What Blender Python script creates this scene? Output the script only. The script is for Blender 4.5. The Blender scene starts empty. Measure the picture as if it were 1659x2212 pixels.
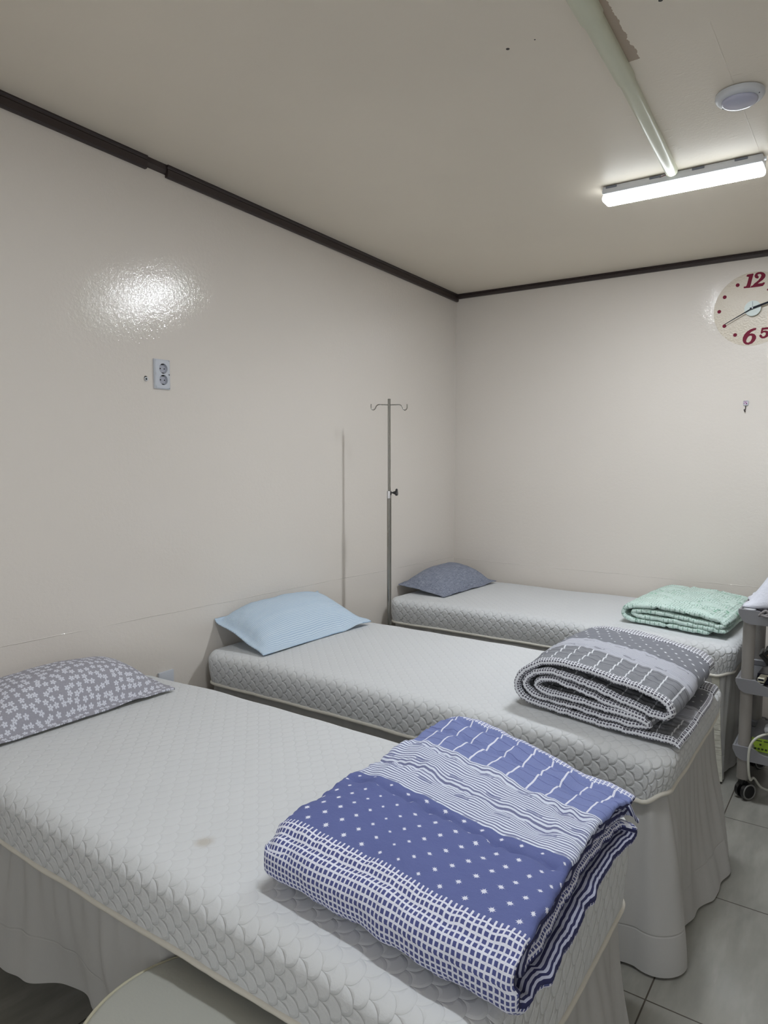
import bpy, bmesh, math, random
from mathutils import Vector, Matrix, noise
from math import sin, cos, pi, sqrt, atan2, hypot, radians, exp, floor

random.seed(7)
SC = bpy.context.scene
COL = SC.collection

# ------------------------------------------------------------------ camera
CAM_H = 1.5
cam_d = bpy.data.cameras.new('camera')
cam = bpy.data.objects.new('camera', cam_d)
COL.objects.link(cam)
cam.location = (0, 0, CAM_H)
_yaw, _p, _r = radians(34.9), radians(4.81), radians(0.1)
_fw = Vector((-sin(_yaw) * cos(_p), cos(_yaw) * cos(_p), -sin(_p)))
_rt = Vector((cos(_yaw), sin(_yaw), 0))
_up = _rt.cross(_fw)
_rt, _up = _rt * cos(_r) + _up * sin(_r), -_rt * sin(_r) + _up * cos(_r)
cam.rotation_euler = Matrix((_rt, _up, -_fw)).transposed().to_euler()
cam_d.sensor_fit = 'VERTICAL'
cam_d.sensor_height = 24.0
cam_d.lens = 1521.0 / 2212.0 * 24.0
cam_d.clip_start = 0.02
SC.camera = cam

# ------------------------------------------------------------------ world, exposure
w = bpy.data.worlds.new('world')
w.use_nodes = True
w.node_tree.nodes['Background'].inputs[0].default_value = (0.8, 0.85, 1, 1)
w.node_tree.nodes['Background'].inputs[1].default_value = 0.02
SC.world = w
SC.view_settings.view_transform = 'Standard'
SC.view_settings.look = 'None'
SC.view_settings.gamma = 1.0
SC.view_settings.use_curve_mapping = False
SC.view_settings.exposure = 2.70
LAMP_POWER = 31.0          # emission strength of the lit batten diffuser
REAR_POWER = 19.0           # the next batten on the same conduit, above the frame
FILL_POWER = 0.40        # glow of the added fill light behind the camera

# ------------------------------------------------------------------ node helpers
class NX:
    """a float socket with arithmetic"""
    def __init__(s, nt, sock): s.nt, s.k = nt, sock
    def m(s, op, *a):
        n = s.nt.nodes.new('ShaderNodeMath'); n.operation = op
        for i, v in enumerate((s,) + a):
            if isinstance(v, NX): s.nt.links.new(v.k, n.inputs[i])
            else: n.inputs[i].default_value = v
        return NX(s.nt, n.outputs[0])
    def __add__(s, o): return s.m('ADD', o)
    __radd__ = __add__
    def __sub__(s, o): return s.m('SUBTRACT', o)
    def __rsub__(s, o): return (s * -1) + o
    def __mul__(s, o): return s.m('MULTIPLY', o)
    __rmul__ = __mul__
    def __truediv__(s, o): return s.m('DIVIDE', o)
    def gt(s, o): return s.m('GREATER_THAN', o)
    def lt(s, o): return s.m('LESS_THAN', o)
    def floor(s): return s.m('FLOOR')
    def frac(s): return s.m('FRACT')
    def abs(s): return s.m('ABSOLUTE')
    def max(s, o): return s.m('MAXIMUM', o)
    def min(s, o): return s.m('MINIMUM', o)
    def pow(s, o): return s.m('POWER', o)
    def cos(s): return s.m('COSINE')
    def sin(s): return s.m('SINE')
    def mod(s, o): return s.m('FLOORED_MODULO', o)
    def pp(s, o): return s.m('PINGPONG', o)
    def between(s, a, b): return s.gt(a) * s.lt(b)
    def clamp01(s): return s.max(0.0).min(1.0)

class Mat:
    def __init__(s, name, color=(.8, .8, .8), rough=.6, metallic=0.0, spec=.5):
        s.m = bpy.data.materials.new(name); s.m.use_nodes = True
        s.nt = s.m.node_tree; s.N = s.nt.nodes; s.L = s.nt.links
        s.p = s.N['Principled BSDF']
        s.p.inputs['Base Color'].default_value = (*color, 1)
        s.p.inputs['Roughness'].default_value = rough
        s.p.inputs['Metallic'].default_value = metallic
        s.p.inputs['Specular IOR Level'].default_value = spec
    def uv(s, kind='UV'):
        t = s.N.new('ShaderNodeTexCoord'); sp = s.N.new('ShaderNodeSeparateXYZ')
        s.L.new(t.outputs[kind], sp.inputs[0]); s.vec = t.outputs[kind]
        return [NX(s.nt, sp.outputs[i]) for i in range(3)]
    def noise(s, scale, detail=2.0, rough=.5, vec=None, kind='Object', dim='3D', mul=None):
        n = s.N.new('ShaderNodeTexNoise'); n.inputs['Scale'].default_value = scale
        n.inputs['Detail'].default_value = detail; n.inputs['Roughness'].default_value = rough
        if vec is None:
            t = s.N.new('ShaderNodeTexCoord'); vec = t.outputs[kind]
        if mul:
            mp = s.N.new('ShaderNodeMapping'); mp.inputs['Scale'].default_value = mul
            s.L.new(vec, mp.inputs[0]); vec = mp.outputs[0]
        s.L.new(vec, n.inputs['Vector'])
        return NX(s.nt, n.outputs['Fac'])
    def mix(s, f, a, b):
        n = s.N.new('ShaderNodeMix'); n.data_type = 'RGBA'
        if isinstance(f, NX): s.L.new(f.k, n.inputs['Factor'])
        else: n.inputs['Factor'].default_value = f
        for k, v in (('A', a), ('B', b)):
            i = [x for x in n.inputs if x.name == k and x.type == 'RGBA'][0]
            if isinstance(v, tuple): i.default_value = (*v, 1)
            else: s.L.new(v, i)
        return [x for x in n.outputs if x.type == 'RGBA'][0]
    def color(s, sock): s.L.new(sock, s.p.inputs['Base Color'])
    def bump(s, h, dist=.002, strength=1.0):
        n = s.N.new('ShaderNodeBump'); n.inputs['Distance'].default_value = dist
        n.inputs['Strength'].default_value = strength
        s.L.new(h.k, n.inputs['Height'])
        if s.p.inputs['Normal'].is_linked:
            s.L.new(s.p.inputs['Normal'].links[0].from_socket, n.inputs['Normal'])
        s.L.new(n.outputs[0], s.p.inputs['Normal'])
    def rough(s, x): s.L.new(x.k, s.p.inputs['Roughness'])

def lin(r, g, b):
    f = lambda c: (c / 255 / 12.92) if c / 255 <= .04045 else ((c / 255 + .055) / 1.055) ** 2.4
    return (f(r), f(g), f(b))

# ------------------------------------------------------------------ object helpers
def mesh_obj(name, verts, faces, mat, parent=None, uvs=None, smooth=True, mats=None, fmat=None):
    off = parent_loc(parent)
    me = bpy.data.meshes.new(name)
    me.from_pydata([tuple(Vector(v) - off) for v in verts], [], faces)
    if uvs:
        l = me.uv_layers.new(name='UVMap')
        for lp in me.loops: l.data[lp.index].uv = uvs[lp.vertex_index]
    for m_ in (mats or [mat]): me.materials.append(m_.m)
    if fmat:
        for p, k in zip(me.polygons, fmat): p.material_index = k
    if smooth: me.shade_smooth()
    me.validate(); me.update()
    o = bpy.data.objects.new(name, me); COL.objects.link(o)
    if parent: o.parent = parent
    return o

def parent_loc(p):
    v = Vector((0, 0, 0))
    while p is not None:
        v = v + Vector(p.location); p = p.parent
    return v

def bm_obj(name, bm, mat, parent=None, smooth=False, angle=None):
    off = parent_loc(parent)
    bmesh.ops.translate(bm, verts=bm.verts, vec=-off)
    me = bpy.data.meshes.new(name); bm.to_mesh(me); bm.free()
    me.materials.append(mat.m)
    if smooth: me.shade_smooth()
    if angle: me.set_sharp_from_angle(angle=radians(angle))
    o = bpy.data.objects.new(name, me); COL.objects.link(o)
    if parent: o.parent = parent
    return o

def tag(o, label, cat, group=None):
    o['label'] = label; o['category'] = cat
    if group: o['group'] = group
    return o

def thing(name, label, cat, loc, group=None):
    o = bpy.data.objects.new(name, None); COL.objects.link(o)
    o.location = loc; o.empty_display_size = .05
    return tag(o, label, cat, group)

def struct(o):
    o['kind'] = 'structure'; return o

def add_box(bm, c, s, bev=0, seg=2, rot=None):
    r = bmesh.ops.create_cube(bm, size=1.0)
    vs = r['verts']
    bmesh.ops.scale(bm, verts=vs, vec=s)
    if bev:
        es = list({e for v in vs for e in v.link_edges})
        r2 = bmesh.ops.bevel(bm, geom=es, offset=bev, segments=seg, affect='EDGES', profile=.5)
        vs = list({v for v in r2['verts']} | {v for v in vs if v.is_valid})
    if rot: bmesh.ops.rotate(bm, verts=vs, cent=(0, 0, 0), matrix=rot)
    bmesh.ops.translate(bm, verts=vs, vec=c)
    return vs

def add_cyl(bm, p0, p1, r0, r1=None, seg=24, caps=True):
    p0, p1 = Vector(p0), Vector(p1); d = p1 - p0
    r1 = r0 if r1 is None else r1
    m_ = Matrix.Translation((p0 + p1) / 2) @ d.to_track_quat('Z', 'Y').to_matrix().to_4x4()
    return bmesh.ops.create_cone(bm, cap_ends=caps, segments=seg, radius1=r0, radius2=r1, depth=d.length, matrix=m_)['verts']

def add_tube(bm, pts, r, seg=10, closed=False, rfun=None):
    pts = [Vector(p) for p in pts]; n = len(pts); rings = []
    up = Vector((0, 0, 1)); prev = None
    for i, p in enumerate(pts):
        a = pts[(i - 1) % n] if (closed or i > 0) else p
        b = pts[(i + 1) % n] if (closed or i < n - 1) else p
        t = (b - a).normalized()
        if prev is None:
            x = t.cross(up)
            if x.length < .1: x = t.cross(Vector((1, 0, 0)))
        else:
            x = prev - t * prev.dot(t)
        x.normalize(); prev = x; y = t.cross(x)
        rr = rfun(i) if rfun else r
        rings.append([bm.verts.new(p + (x * cos(2 * pi * k / seg) + y * sin(2 * pi * k / seg)) * rr) for k in range(seg)])
    for i in range(n if closed else n - 1):
        A, B = rings[i], rings[(i + 1) % n]
        for k in range(seg):
            bm.faces.new((A[k], A[(k + 1) % seg], B[(k + 1) % seg], B[k]))
    if not closed:
        bm.faces.new(rings[0][::-1]); bm.faces.new(rings[-1])

def add_lathe(bm, c, prof, seg=32, axis='Z'):
    """prof: list of (radius, height) revolved about axis through c"""
    rings = []
    for r, h in prof:
        ring = []
        for k in range(seg):
            a = 2 * pi * k / seg
            v = {'Z': (r * cos(a), r * sin(a), h), 'Y': (r * cos(a), h, r * sin(a)), 'X': (h, r * cos(a), r * sin(a))}[axis]
            ring.append(bm.verts.new(Vector(c) + Vector(v)))
        rings.append(ring)
    for A, B in zip(rings, rings[1:]):
        for k in range(seg): bm.faces.new((A[k], A[(k + 1) % seg], B[(k + 1) % seg], B[k]))
    bm.faces.new(rings[0][::-1]); bm.faces.new(rings[-1])
    bmesh.ops.recalc_face_normals(bm, faces=bm.faces)

def catmull(pts, n=8):
    out = []; P = [Vector(p) for p in pts]
    for i in range(len(P) - 1):
        a = P[max(i - 1, 0)]; b = P[i]; c = P[i + 1]; d = P[min(i + 2, len(P) - 1)]
        for k in range(n):
            t = k / n
            out.append(.5 * ((2 * b) + (c - a) * t + (2 * a - 5 * b + 4 * c - d) * t * t + (3 * b - a - 3 * c + d) * t ** 3))
    out.append(P[-1]); return out

def nz(x, y=0, z=0): return noise.noise(Vector((x, y, z)))

# ------------------------------------------------------------------ materials: setting
def wall_material(name, base, seam_axis):
    m = Mat(name, base, .3, spec=.5)
    x, y, z = m.uv('Object')
    big = m.noise(1.6, 3)
    m.color(m.mix((big - .35) * 1.2, tuple(c * .985 for c in base), tuple(min(1, c * 1.01) for c in base)))
    fine = m.noise(64, 3, .6)
    grain = m.noise(330, 1, .5)
    blot = m.noise(2.2, 2, .6)
    m.rough(.062 + blot * .05)
    m.bump(fine * .9 + grain * .22, .0015, .55)
    # the overlapping joint of the wall covering, a thin ragged ridge
    wob = m.noise(3.0, 3, .6)
    line = (z - (.789 if seam_axis == 'y' else .768) - (wob - .5) * .02).abs()
    if seam_axis == 'y': line = (z - .870 + y * .0215 - (wob - .5) * .012).abs()
    m.bump((1.0 - line * 500.0).clamp01() * (m.noise(5, 1) * 3.0 - .7).clamp01(), .0015, .8)
    return m

WALL = lin(226, 219, 211)
m_wall_l = wall_material('wall_paint_left', WALL, 'y')
m_wall_b = wall_material('wall_paint_back', WALL, 'x')
m_wall_o = Mat('wall_paint_plain', lin(236, 233, 228), .35)

CEIL = lin(236, 226, 210)
m_ceil = Mat('ceiling_paint', CEIL, .45, spec=.4)
_x, _y, _z = m_ceil.uv('Object')
_n = m_ceil.noise(1.3, 3)
_base = m_ceil.mix((_n - .3) * 1.3, tuple(c * .93 for c in CEIL), tuple(c * 1.03 for c in CEIL))
_w = (m_ceil.noise(26, 3, .6) - .5) * .03
_px = _x + _w
# bare tan strip beside the conduit where the paint stops
_patch = _px.between(-.664, -.618 + 0.0) * (_y + _w * .4).between(.2, 2.17)
_cc = m_ceil.mix(_patch * .85, _base, lin(158, 138, 118))
for _sx, _sy, _sr in ((-.916, 1.923, .0050), (-.5055, 1.944, .0055), (-.835, 1.924, .0028)):   # small chips in the paint
    _dd = ((_x - _sx) * (_x - _sx) + (_y - _sy) * (_y - _sy)).m('SQRT') + _w * .12
    _cc = m_ceil.mix(_dd.lt(_sr), _cc, (.02, .017, .014))
m_ceil.color(_cc)
_tex = m_ceil.noise(95, 3, .6)
_sm = (_x.gt(-.62) * 1.0 + _x.lt(-.62) * .45)
m_ceil.bump(_tex * _sm, .0012, .45)
_fr = ((_x + .44 - _y * .01).abs() * -400.0 + 1.0).clamp01() * _y.between(2.1, 3.0) + ((_y - 2.72).abs() * -400.0 + 1.0).clamp01() * _x.gt(-.44)
m_ceil.bump(_fr, .0012, .6)
_sc = m_ceil.noise(7, 4, .7, mul=(1, 3, 1))
m_ceil.bump(((_sc - .64) * 30.0).clamp01() * _x.gt(-.9), .0008, .6)
_lvl = (_x.gt(-.44) * _y.between(2.1, 2.72))
m_ceil.bump(_lvl, .002, .35)

m_floor = Mat('floor_tile', (.5, .48, .45), .12, spec=.6)
_x, _y, _z = m_floor.uv('Object')
_fx = ((_x + .449) / .6); _fy = ((_y - 1.906) / .6)
_gx = (_fx - .5).frac() - .5; _gy = (_fy - .5).frac() - .5
_grout = (_gx.abs().lt(.0036)).max(_gy.abs().lt(.0036))
_vein = m_floor.noise(5, 5, .62, mul=(2.2, .55, 1)) 
_id = m_floor.noise(2.0, 4, .55, mul=(5, 1.1, 1))
_tc = m_floor.mix(((_vein - .35) * 1.8).clamp01(), lin(136, 135, 129), lin(158, 156, 149))
_tc = m_floor.mix(((_id - .5) * 2.5).clamp01(), _tc, lin(172, 170, 163))
m_floor.color(m_floor.mix(_grout, _tc, lin(66, 60, 52)))
m_floor.rough(.13 + _vein * .12 + _grout * .5)
m_floor.bump((1.0 - _grout), .001, .6)

m_trim = Mat('trim_dark_brown', lin(52, 41, 39), .42)
m_trim.bump(m_trim.noise(60, 2, mul=(.05, 1, 1)), .0006, .4)

# ------------------------------------------------------------------ room shell
WX, BY = -2.395, 4.29              # left wall plane, back wall plane
RX, FY = 2.0, -1.7
def ceil_z(y): return 2.567 + .0318 * (BY - y)

def quad_obj(name, pts, mat):
    bm = bmesh.new(); bm.faces.new([bm.verts.new(p) for p in pts])
    return struct(bm_obj(name, bm, mat))
quad_obj('floor', [(WX, FY, 0), (RX, FY, 0), (RX, BY, 0), (WX, BY, 0)], m_floor)
quad_obj('ceiling', [(WX, FY, ceil_z(FY)), (WX, BY, ceil_z(BY)), (RX, BY, ceil_z(BY)), (RX, FY, ceil_z(FY))], m_ceil)
quad_obj('wall_left', [(WX, FY, 0), (WX, BY, 0), (WX, BY, ceil_z(BY)), (WX, FY, ceil_z(FY))], m_wall_l)
quad_obj('wall_back', [(WX, BY, 0), (RX, BY, 0), (RX, BY, ceil_z(BY)), (WX, BY, ceil_z(BY))], m_wall_b)
quad_obj('wall_right', [(RX, BY, 0), (RX, FY, 0), (RX, FY, ceil_z(FY)), (RX, BY, ceil_z(BY))], m_wall_o)
quad_obj('wall_front', [(RX, FY, 0), (WX, FY, 0), (WX, FY, ceil_z(FY)), (RX, FY, ceil_z(FY))], m_wall_o)

def trim_run(name, a, b, inward, prof):
    """sweep a moulding profile (out from the wall, down from the ceiling) between two ceiling-line points"""
    bm = bmesh.new(); rows = []
    for p in (a, b):
        rows.append([bm.verts.new(Vector(p) + Vector(inward) * o + Vector((0, 0, -d))) for o, d in prof])
    n = len(prof)
    for k in range(n):
        bm.faces.new((rows[0][k], rows[0][(k + 1) % n], rows[1][(k + 1) % n], rows[1][k]))
    bm.faces.new(rows[0][::-1]); bm.faces.new(rows[1])
    bmesh.ops.recalc_face_normals(bm, faces=bm.faces)
    return struct(bm_obj(name, bm, m_trim))
FULL = [(0, 0), (.021, 0), (.022, .006), (.017, .010), (.016, .014), (.019, .018), (.017, .043), (.012, .047), (0, .047)]
THIN = [(0, 0), (.014, 0), (.013, .020), (.010, .034), (0, .036)]
e_ = .001
def cl(y): return (WX, y, ceil_z(y))
trim_run('trim_1', cl(FY), cl(1.80), (1, 0, 0), FULL)
trim_run('trim_2', cl(1.80), cl(1.895), (1, 0, 0), THIN)
trim_run('trim_3', cl(1.895), cl(BY), (1, 0, 0), FULL)
BK = [(0, 0), (.021, 0), (.022, .004), (.015, .008), (.015, .012), (.018, .015), (.014, .028), (0, .030)]
trim_run('trim_4', (WX, BY, ceil_z(BY)), (RX, BY, ceil_z(BY)), (0, -1, 0), BK)

# assumed fill light shaped as a window, added unseen behind the camera
m_frame = Mat('fill_window_frame', lin(214, 214, 212), .4)
m_glow = Mat('fill_glow', (.8, .82, .84), .5)
m_glow.p.inputs['Emission Color'].default_value = (.95, .98, 1, 1)
m_glow.p.inputs['Emission Strength'].default_value = FILL_POWER
bm = bmesh.new()
for c_, s_ in (((.2, FY + .02, 2.12), (2.5, .05, .06)), ((.2, FY + .02, .88), (2.5, .05, .06)), ((-1.02, FY + .02, 1.5), (.06, .05, 1.3)),
               ((.2, FY + .02, 1.5), (.06, .05, 1.3)), ((1.42, FY + .02, 1.5), (.06, .05, 1.3))):
    add_box(bm, c_, s_)
fill_win = struct(bm_obj('fill_window_1', bm, m_frame))
bm = bmesh.new(); add_box(bm, (.2, FY + .012, 1.5), (2.4, .008, 1.2)); bm_obj('fill_glow_pane', bm, m_glow, fill_win)

# ------------------------------------------------------------------ ceiling fittings
m_white = Mat('white_plastic', lin(206, 208, 212), .35)
m_emit = Mat('lit_diffuser', (1, 1, 1), .4)
m_emit.p.inputs['Emission Color'].default_value = (.895, .945, 1, 1)
m_emit.p.inputs['Emission Strength'].default_value = LAMP_POWER
m_edge = Mat('diffuser_edge', (.9, .92, .95), .4)      # moulded rim of the diffuser, much dimmer than its face
m_edge.p.inputs['Emission Color'].default_value = (.93, .985, 1, 1)
m_edge.p.inputs['Emission Strength'].default_value = 1.3
m_emit2 = Mat('lit_diffuser_rear', (1, 1, 1), .4)
m_emit2.p.inputs['Emission Color'].default_value = (.90, .95, 1, 1)
m_emit2.p.inputs['Emission Strength'].default_value = REAR_POWER
def batten(cx, cy, mat_e, label, L=.60, group=None):
    cz = ceil_z(cy)
    t = thing('ceiling_light', label, 'ceiling light', (cx, cy, cz), group)
    bm = bmesh.new()
    add_box(bm, (cx, cy, cz - .016), (L - .004, .086, .032), .006, 2)
    bmesh.ops.rotate(bm, verts=bm.verts, cent=(cx, cy, cz), matrix=Matrix.Rotation(0, 3, 'Z'))
    bm_obj('housing', bm, m_white, t, True, 35)
    bm = bmesh.new()
    add_box(bm, (cx, cy, cz - .046), (L, .080, .030), .0110, 4)
    df = bm_obj('diffuser', bm, mat_e, t, True)
    df.data.materials.append(m_edge.m)
    for pl in df.data.polygons:
        if pl.normal.z > -.97: pl.material_index = 1
    for k, s in enumerate((-.26, -.085, .075, .225)):
        bm = bmesh.new()
        add_box(bm, (cx + s, cy - .043, cz - .007), (.045, .006, .008), .001, 1)
        bm_obj('mounting_slot', bm, m_slot, t)
    for s in (-1, 1):
        bm = bmesh.new()
        add_cyl(bm, (cx + s * (L / 2 - .004), cy - .012, cz - .012), (cx + s * (L / 2 + .006), cy - .012, cz - .012), .007, seg=16)
        bm_obj('end_plug', bm, m_white, t, True, 35)
    return t
m_slot = Mat('slot_shadow_grey', lin(110, 114, 124), .6)
LC = (-.697, 3.055)
lamp = batten(LC[0], LC[1], m_emit, 'lit white batten ceiling light at the end of the pale conduit')
# short pair of supply wires leaving the conduit into the housing
bm = bmesh.new()
zc = ceil_z(LC[1])
add_tube(bm, catmull([(-.715, 3.014, zc - .012), (-.735, 3.012, zc - .006), (-.765, 3.014, zc - .012), (-.785, 3.022, zc - .024)], 6), .0022, 8)
bm_obj('supply_wire', bm, Mat('wire_dark_red', lin(120, 84, 88), .5), lamp, True)

batten(-.645, 1.10, m_emit2, 'lit white batten ceiling light over the nearest bed, above the picture')
# conduit (half-round cable cover, three lengths stepping down in size)
m_cond = Mat('conduit_cream', lin(206, 208, 186), .28)
def conduit_piece(name, p0, p1, r, parent, round_end=False):
    bm = bmesh.new(); a, b = Vector(p0), Vector(p1); d = (b - a).normalized()
    side = d.cross(Vector((0, 0, 1))).normalized(); up = side.cross(d)
    prof = [(-1, 0), (-1, .35)] + [(-cos(t * pi / 12), .35 + .8 * sin(t * pi / 12)) for t in range(1, 12)] + [(1, .35), (1, 0)]
    rings = []
    stations = [(0, 1), ((b - a).length, 1)]
    if round_end: stations = [(0, 1)] + [((b - a).length + r * sin(k * pi / 12) , max(.05, cos(k * pi / 12) ** .8)) for k in range(0, 6)]
    for s, f in stations:
        rings.append([bm.verts.new(a + d * s + side * (u * r * f) - up * (v * r * f)) for u, v in prof])
    for A, B in zip(rings, rings[1:]):
        for k in range(len(prof) - 1): bm.faces.new((A[k], A[k + 1], B[k + 1], B[k]))
    bm.faces.new(rings[0][::-1]); bm.faces.new(rings[-1])
    bmesh.ops.recalc_face_normals(bm, faces=bm.faces)
    return bm_obj(name, bm, m_cond, parent, True, 40)
cnd = thing('cable_conduit', 'long pale cream half-round cable conduit running along the ceiling to the light', 'conduit', (-.66, 1.7, ceil_z(1.7)))
def cpt(y, x): return (x, y, ceil_z(y))
conduit_piece('conduit_sleeve', cpt(1.15, -.649), cpt(1.90, -.668), .031, cnd)
conduit_piece('conduit_sleeve', cpt(1.90, -.668), cpt(2.24, -.678), .027, cnd)
conduit_piece('conduit_tube', cpt(2.24, -.678), cpt(2.99, -.715), .023, cnd, True)

# round unlit ceiling lamp
rc = (-.408, 2.53, ceil_z(2.53))
rl = thing('round_ceiling_lamp', 'round white unlit ceiling lamp with domed lens near the batten light', 'ceiling lamp', rc)
bm = bmesh.new()
add_lathe(bm, rc, [(.070, 0), (.071, -.010), (.066, -.018), (.060, -.021), (.054, -.021)], 48)
bm_obj('lamp_base', bm, m_white, rl, True, 40)
m_lens = Mat('frosted_lens', lin(186, 187, 206), .12)
bm = bmesh.new()
add_lathe(bm, (rc[0], rc[1], rc[2] - .019), [(.052, 0)] + [(.052 * cos(k * pi / 16), -.005 - .017 * sin(k * pi / 16)) for k in range(0, 8)], 48)
bm_obj('lamp_lens', bm, m_lens, rl, True)
for a in (radians(150), radians(-20)):
    bm = bmesh.new()
    add_cyl(bm, (rc[0] + .061 * cos(a), rc[1] + .061 * sin(a), rc[2] - .018), (rc[0] + .061 * cos(a), rc[1] + .061 * sin(a), rc[2] - .0215), .0022, seg=10)
    bm_obj('screw', bm, m_slot, rl)

# ------------------------------------------------------------------ wall fittings
m_hole = Mat('dark_hole', (.008, .007, .006), .9)
m_outlet = Mat('outlet_plastic', lin(200, 204, 212), .3)
m_sock = Mat('outlet_recess', lin(168, 170, 182), .35)
oy, oz = 1.853, 1.815
t = thing('wall_outlet', 'white double wall socket high on the left wall', 'wall socket', (WX, oy, oz))
# plate with two round openings
bm = bmesh.new()
def plate_with_holes(bm, x0, x1, yc, zc, wy, hz, holes, r, seg=28):
    import itertools
    # front face cut as rings between circle and cell rectangle
    cells = [(zc + hz / 2, zc), (zc, zc - hz / 2)]
    bev = .004
    for (zt, zb), (hy, hz_) in zip(cells, holes):
        ring = []; outer = []
        for k in range(seg):
            a = 2 * pi * k / seg + pi / seg
            ring.append(bm.verts.new((x1, hy + r * cos(a), hz_ + r * sin(a))))
            ca, sa = cos(a), sin(a)
            ty = ((yc + wy / 2 - bev) - hy) / ca if ca > 0 else ((yc - wy / 2 + bev) - hy) / ca
            ztop = zt - (bev if zt > zc else 0); zbot = zb + (bev if zb < zc else 0)
            tz = (ztop - hz_) / sa if sa > 0 else (zbot - hz_) / sa
            tt = min(ty, tz)
            outer.append(bm.verts.new((x1, hy + ca * tt, hz_ + sa * tt)))
        for k in range(seg):
            bm.faces.new((ring[k], outer[k], outer[(k + 1) % seg], ring[(k + 1) % seg]))
        # corners of the cell
        back = [bm.verts.new((x0 + .0005, v.co.y, v.co.z)) for v in ring]
        for k in range(seg): bm.faces.new((ring[k], ring[(k + 1) % seg], back[(k + 1) % seg], back[k]))
    # rim body
    Y0, Y1, Z0, Z1 = yc - wy / 2, yc + wy / 2, zc - hz / 2, zc + hz / 2
    A = [(x0, Y0, Z0), (x0, Y1, Z0), (x0, Y1, Z1), (x0, Y0, Z1)]
    B = [(x1 - .003, p[1], p[2]) for p in A]
    C_ = [(x1, Y0 + bev, Z0 + bev), (x1, Y1 - bev, Z0 + bev), (x1, Y1 - bev, Z1 - bev), (x1, Y0 + bev, Z1 - bev)]
    V = [[bm.verts.new(p) for p in q] for q in (A, B, C_)]
    for P, Q in zip(V, V[1:]):
        for k in range(4): bm.faces.new((P[k], P[(k + 1) % 4], Q[(k + 1) % 4], Q[k]))
    # small fillers at the four cell corners (behind face level by a hair)
    for k in range(4):
        pass
plate_with_holes(bm, WX, WX + .010, oy, oz, .076, .118, [(oy + .004, oz + .0225), (oy + .004, oz - .0225)], .0205)
add_box(bm, (WX + .0042, oy, oz + .052), (.0085, .066, .012)); add_box(bm, (WX + .0042, oy, oz - .052), (.0085, .066, .012))
bm_obj('cover_plate', bm, m_outlet, t)
for dz in (.0225, -.0225):
    c = (WX + .0015, oy + .004, oz + dz)
    bm = bmesh.new()
    add_cyl(bm, (WX + .0005, c[1], c[2]), (WX + .002, c[1], c[2]), .0204, seg=28)
    s = bm_obj('socket', bm, m_sock, t, True, 30)
    for dy in (-.0095, .0095):
        bm = bmesh.new(); add_cyl(bm, (WX + .002, c[1] + dy, c[2]), (WX + .0028, c[1] + dy, c[2]), .0026, seg=12)
        bm_obj('pin_hole', bm, m_hole, s)
    for d2 in (-.0175, .0175):
        bm = bmesh.new(); add_box(bm, (WX + .005, c[1], c[2] + d2), (.006, .010, .003))
        bm_obj('earth_clip', bm, m_hole, s)

t = thing('wall_anchor', 'small white plastic wall anchor in a chipped hole beside the high wall socket', 'wall anchor', (WX, 1.779, 1.79))
bm = bmesh.new(); add_tube(bm, [(WX + .003, 1.779 + .0062 * cos(a), 1.79 + .0062 * sin(a)) for a in [2 * pi * k / 16 for k in range(16)]], .0026, 8, True)
bm_obj('collar', bm, m_white, t, True)
bm = bmesh.new(); add_cyl(bm, (WX + .0005, 1.779, 1.79), (WX + .002, 1.779, 1.79), .0052, seg=16)
bm_obj('bore', bm, m_hole, t)
bm = bmesh.new()
_r = [(.010 * (1 + .35 * nz(k * 1.7, 3))) for k in range(14)]
bm.faces.new([bm.verts.new((WX + .0008, 1.7785 + _r[k] * .8 * cos(2 * pi * k / 14), 1.7945 + _r[k] * .8 * sin(2 * pi * k / 14))) for k in range(14)])
bm_obj('chipped_plaster', bm, m_hole, t)

bm = bmesh.new(); add_box(bm, (WX + .006, 1.835, .532), (.012, .076, .118), .004, 2)
tag(bm_obj('socket_plate', bm, m_outlet, None, True, 35), 'white socket plate low on the left wall just behind the nearest bed', 'wall socket')


# clock: printed disc on the wall, raised hub and hands
CX_, CZ_ = -.583, 2.272
FACE_Y = BY - .0015
clk = thing('wall_clock', 'round cream wall sticker clock with dark red numbers and dots', 'clock', (CX_, BY, CZ_))
m_face = Mat('clock_disc', lin(214, 200, 178), .3)
_x, _y, _z = m_face.uv('Object')
m_face.color(m_face.mix(m_face.noise(9, 3), lin(206, 196, 180), lin(192, 178, 156)))
m_face.bump(m_face.noise(120, 2), .0015, .8)
m_red = Mat('dark_red_print', lin(116, 14, 46), .55, spec=.2)
m_hand = Mat('clock_hand_black', lin(18, 22, 34), .6, spec=.2)
m_hub = Mat('clock_hub_pale', lin(176, 188, 182), .3)
bm = bmesh.new(); add_cyl(bm, (CX_, BY - .0002, CZ_), (CX_, FACE_Y, CZ_), .194, seg=96)
bm_obj('clock_disc', bm, m_face, clk, True, 30)
one = [(-0.0369, 0.1724), (-0.0389, 0.1778), (-0.0354, 0.1833), (-0.0244, 0.1848), (-0.0124, 0.1851), (-0.0088, 0.1864), (-0.0045, 0.183), (-0.0073, 0.1714), (-0.0119, 0.1499), (-0.0169, 0.1244), (-0.0178, 0.1124), (-0.0484, 0.1133), (-0.0505, 0.1176), (-0.0488, 0.1225), (-0.0404, 0.1224), (-0.0368, 0.126), (-0.0336, 0.1367), (-0.0274, 0.1681), (-0.0294, 0.1714)]
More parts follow.
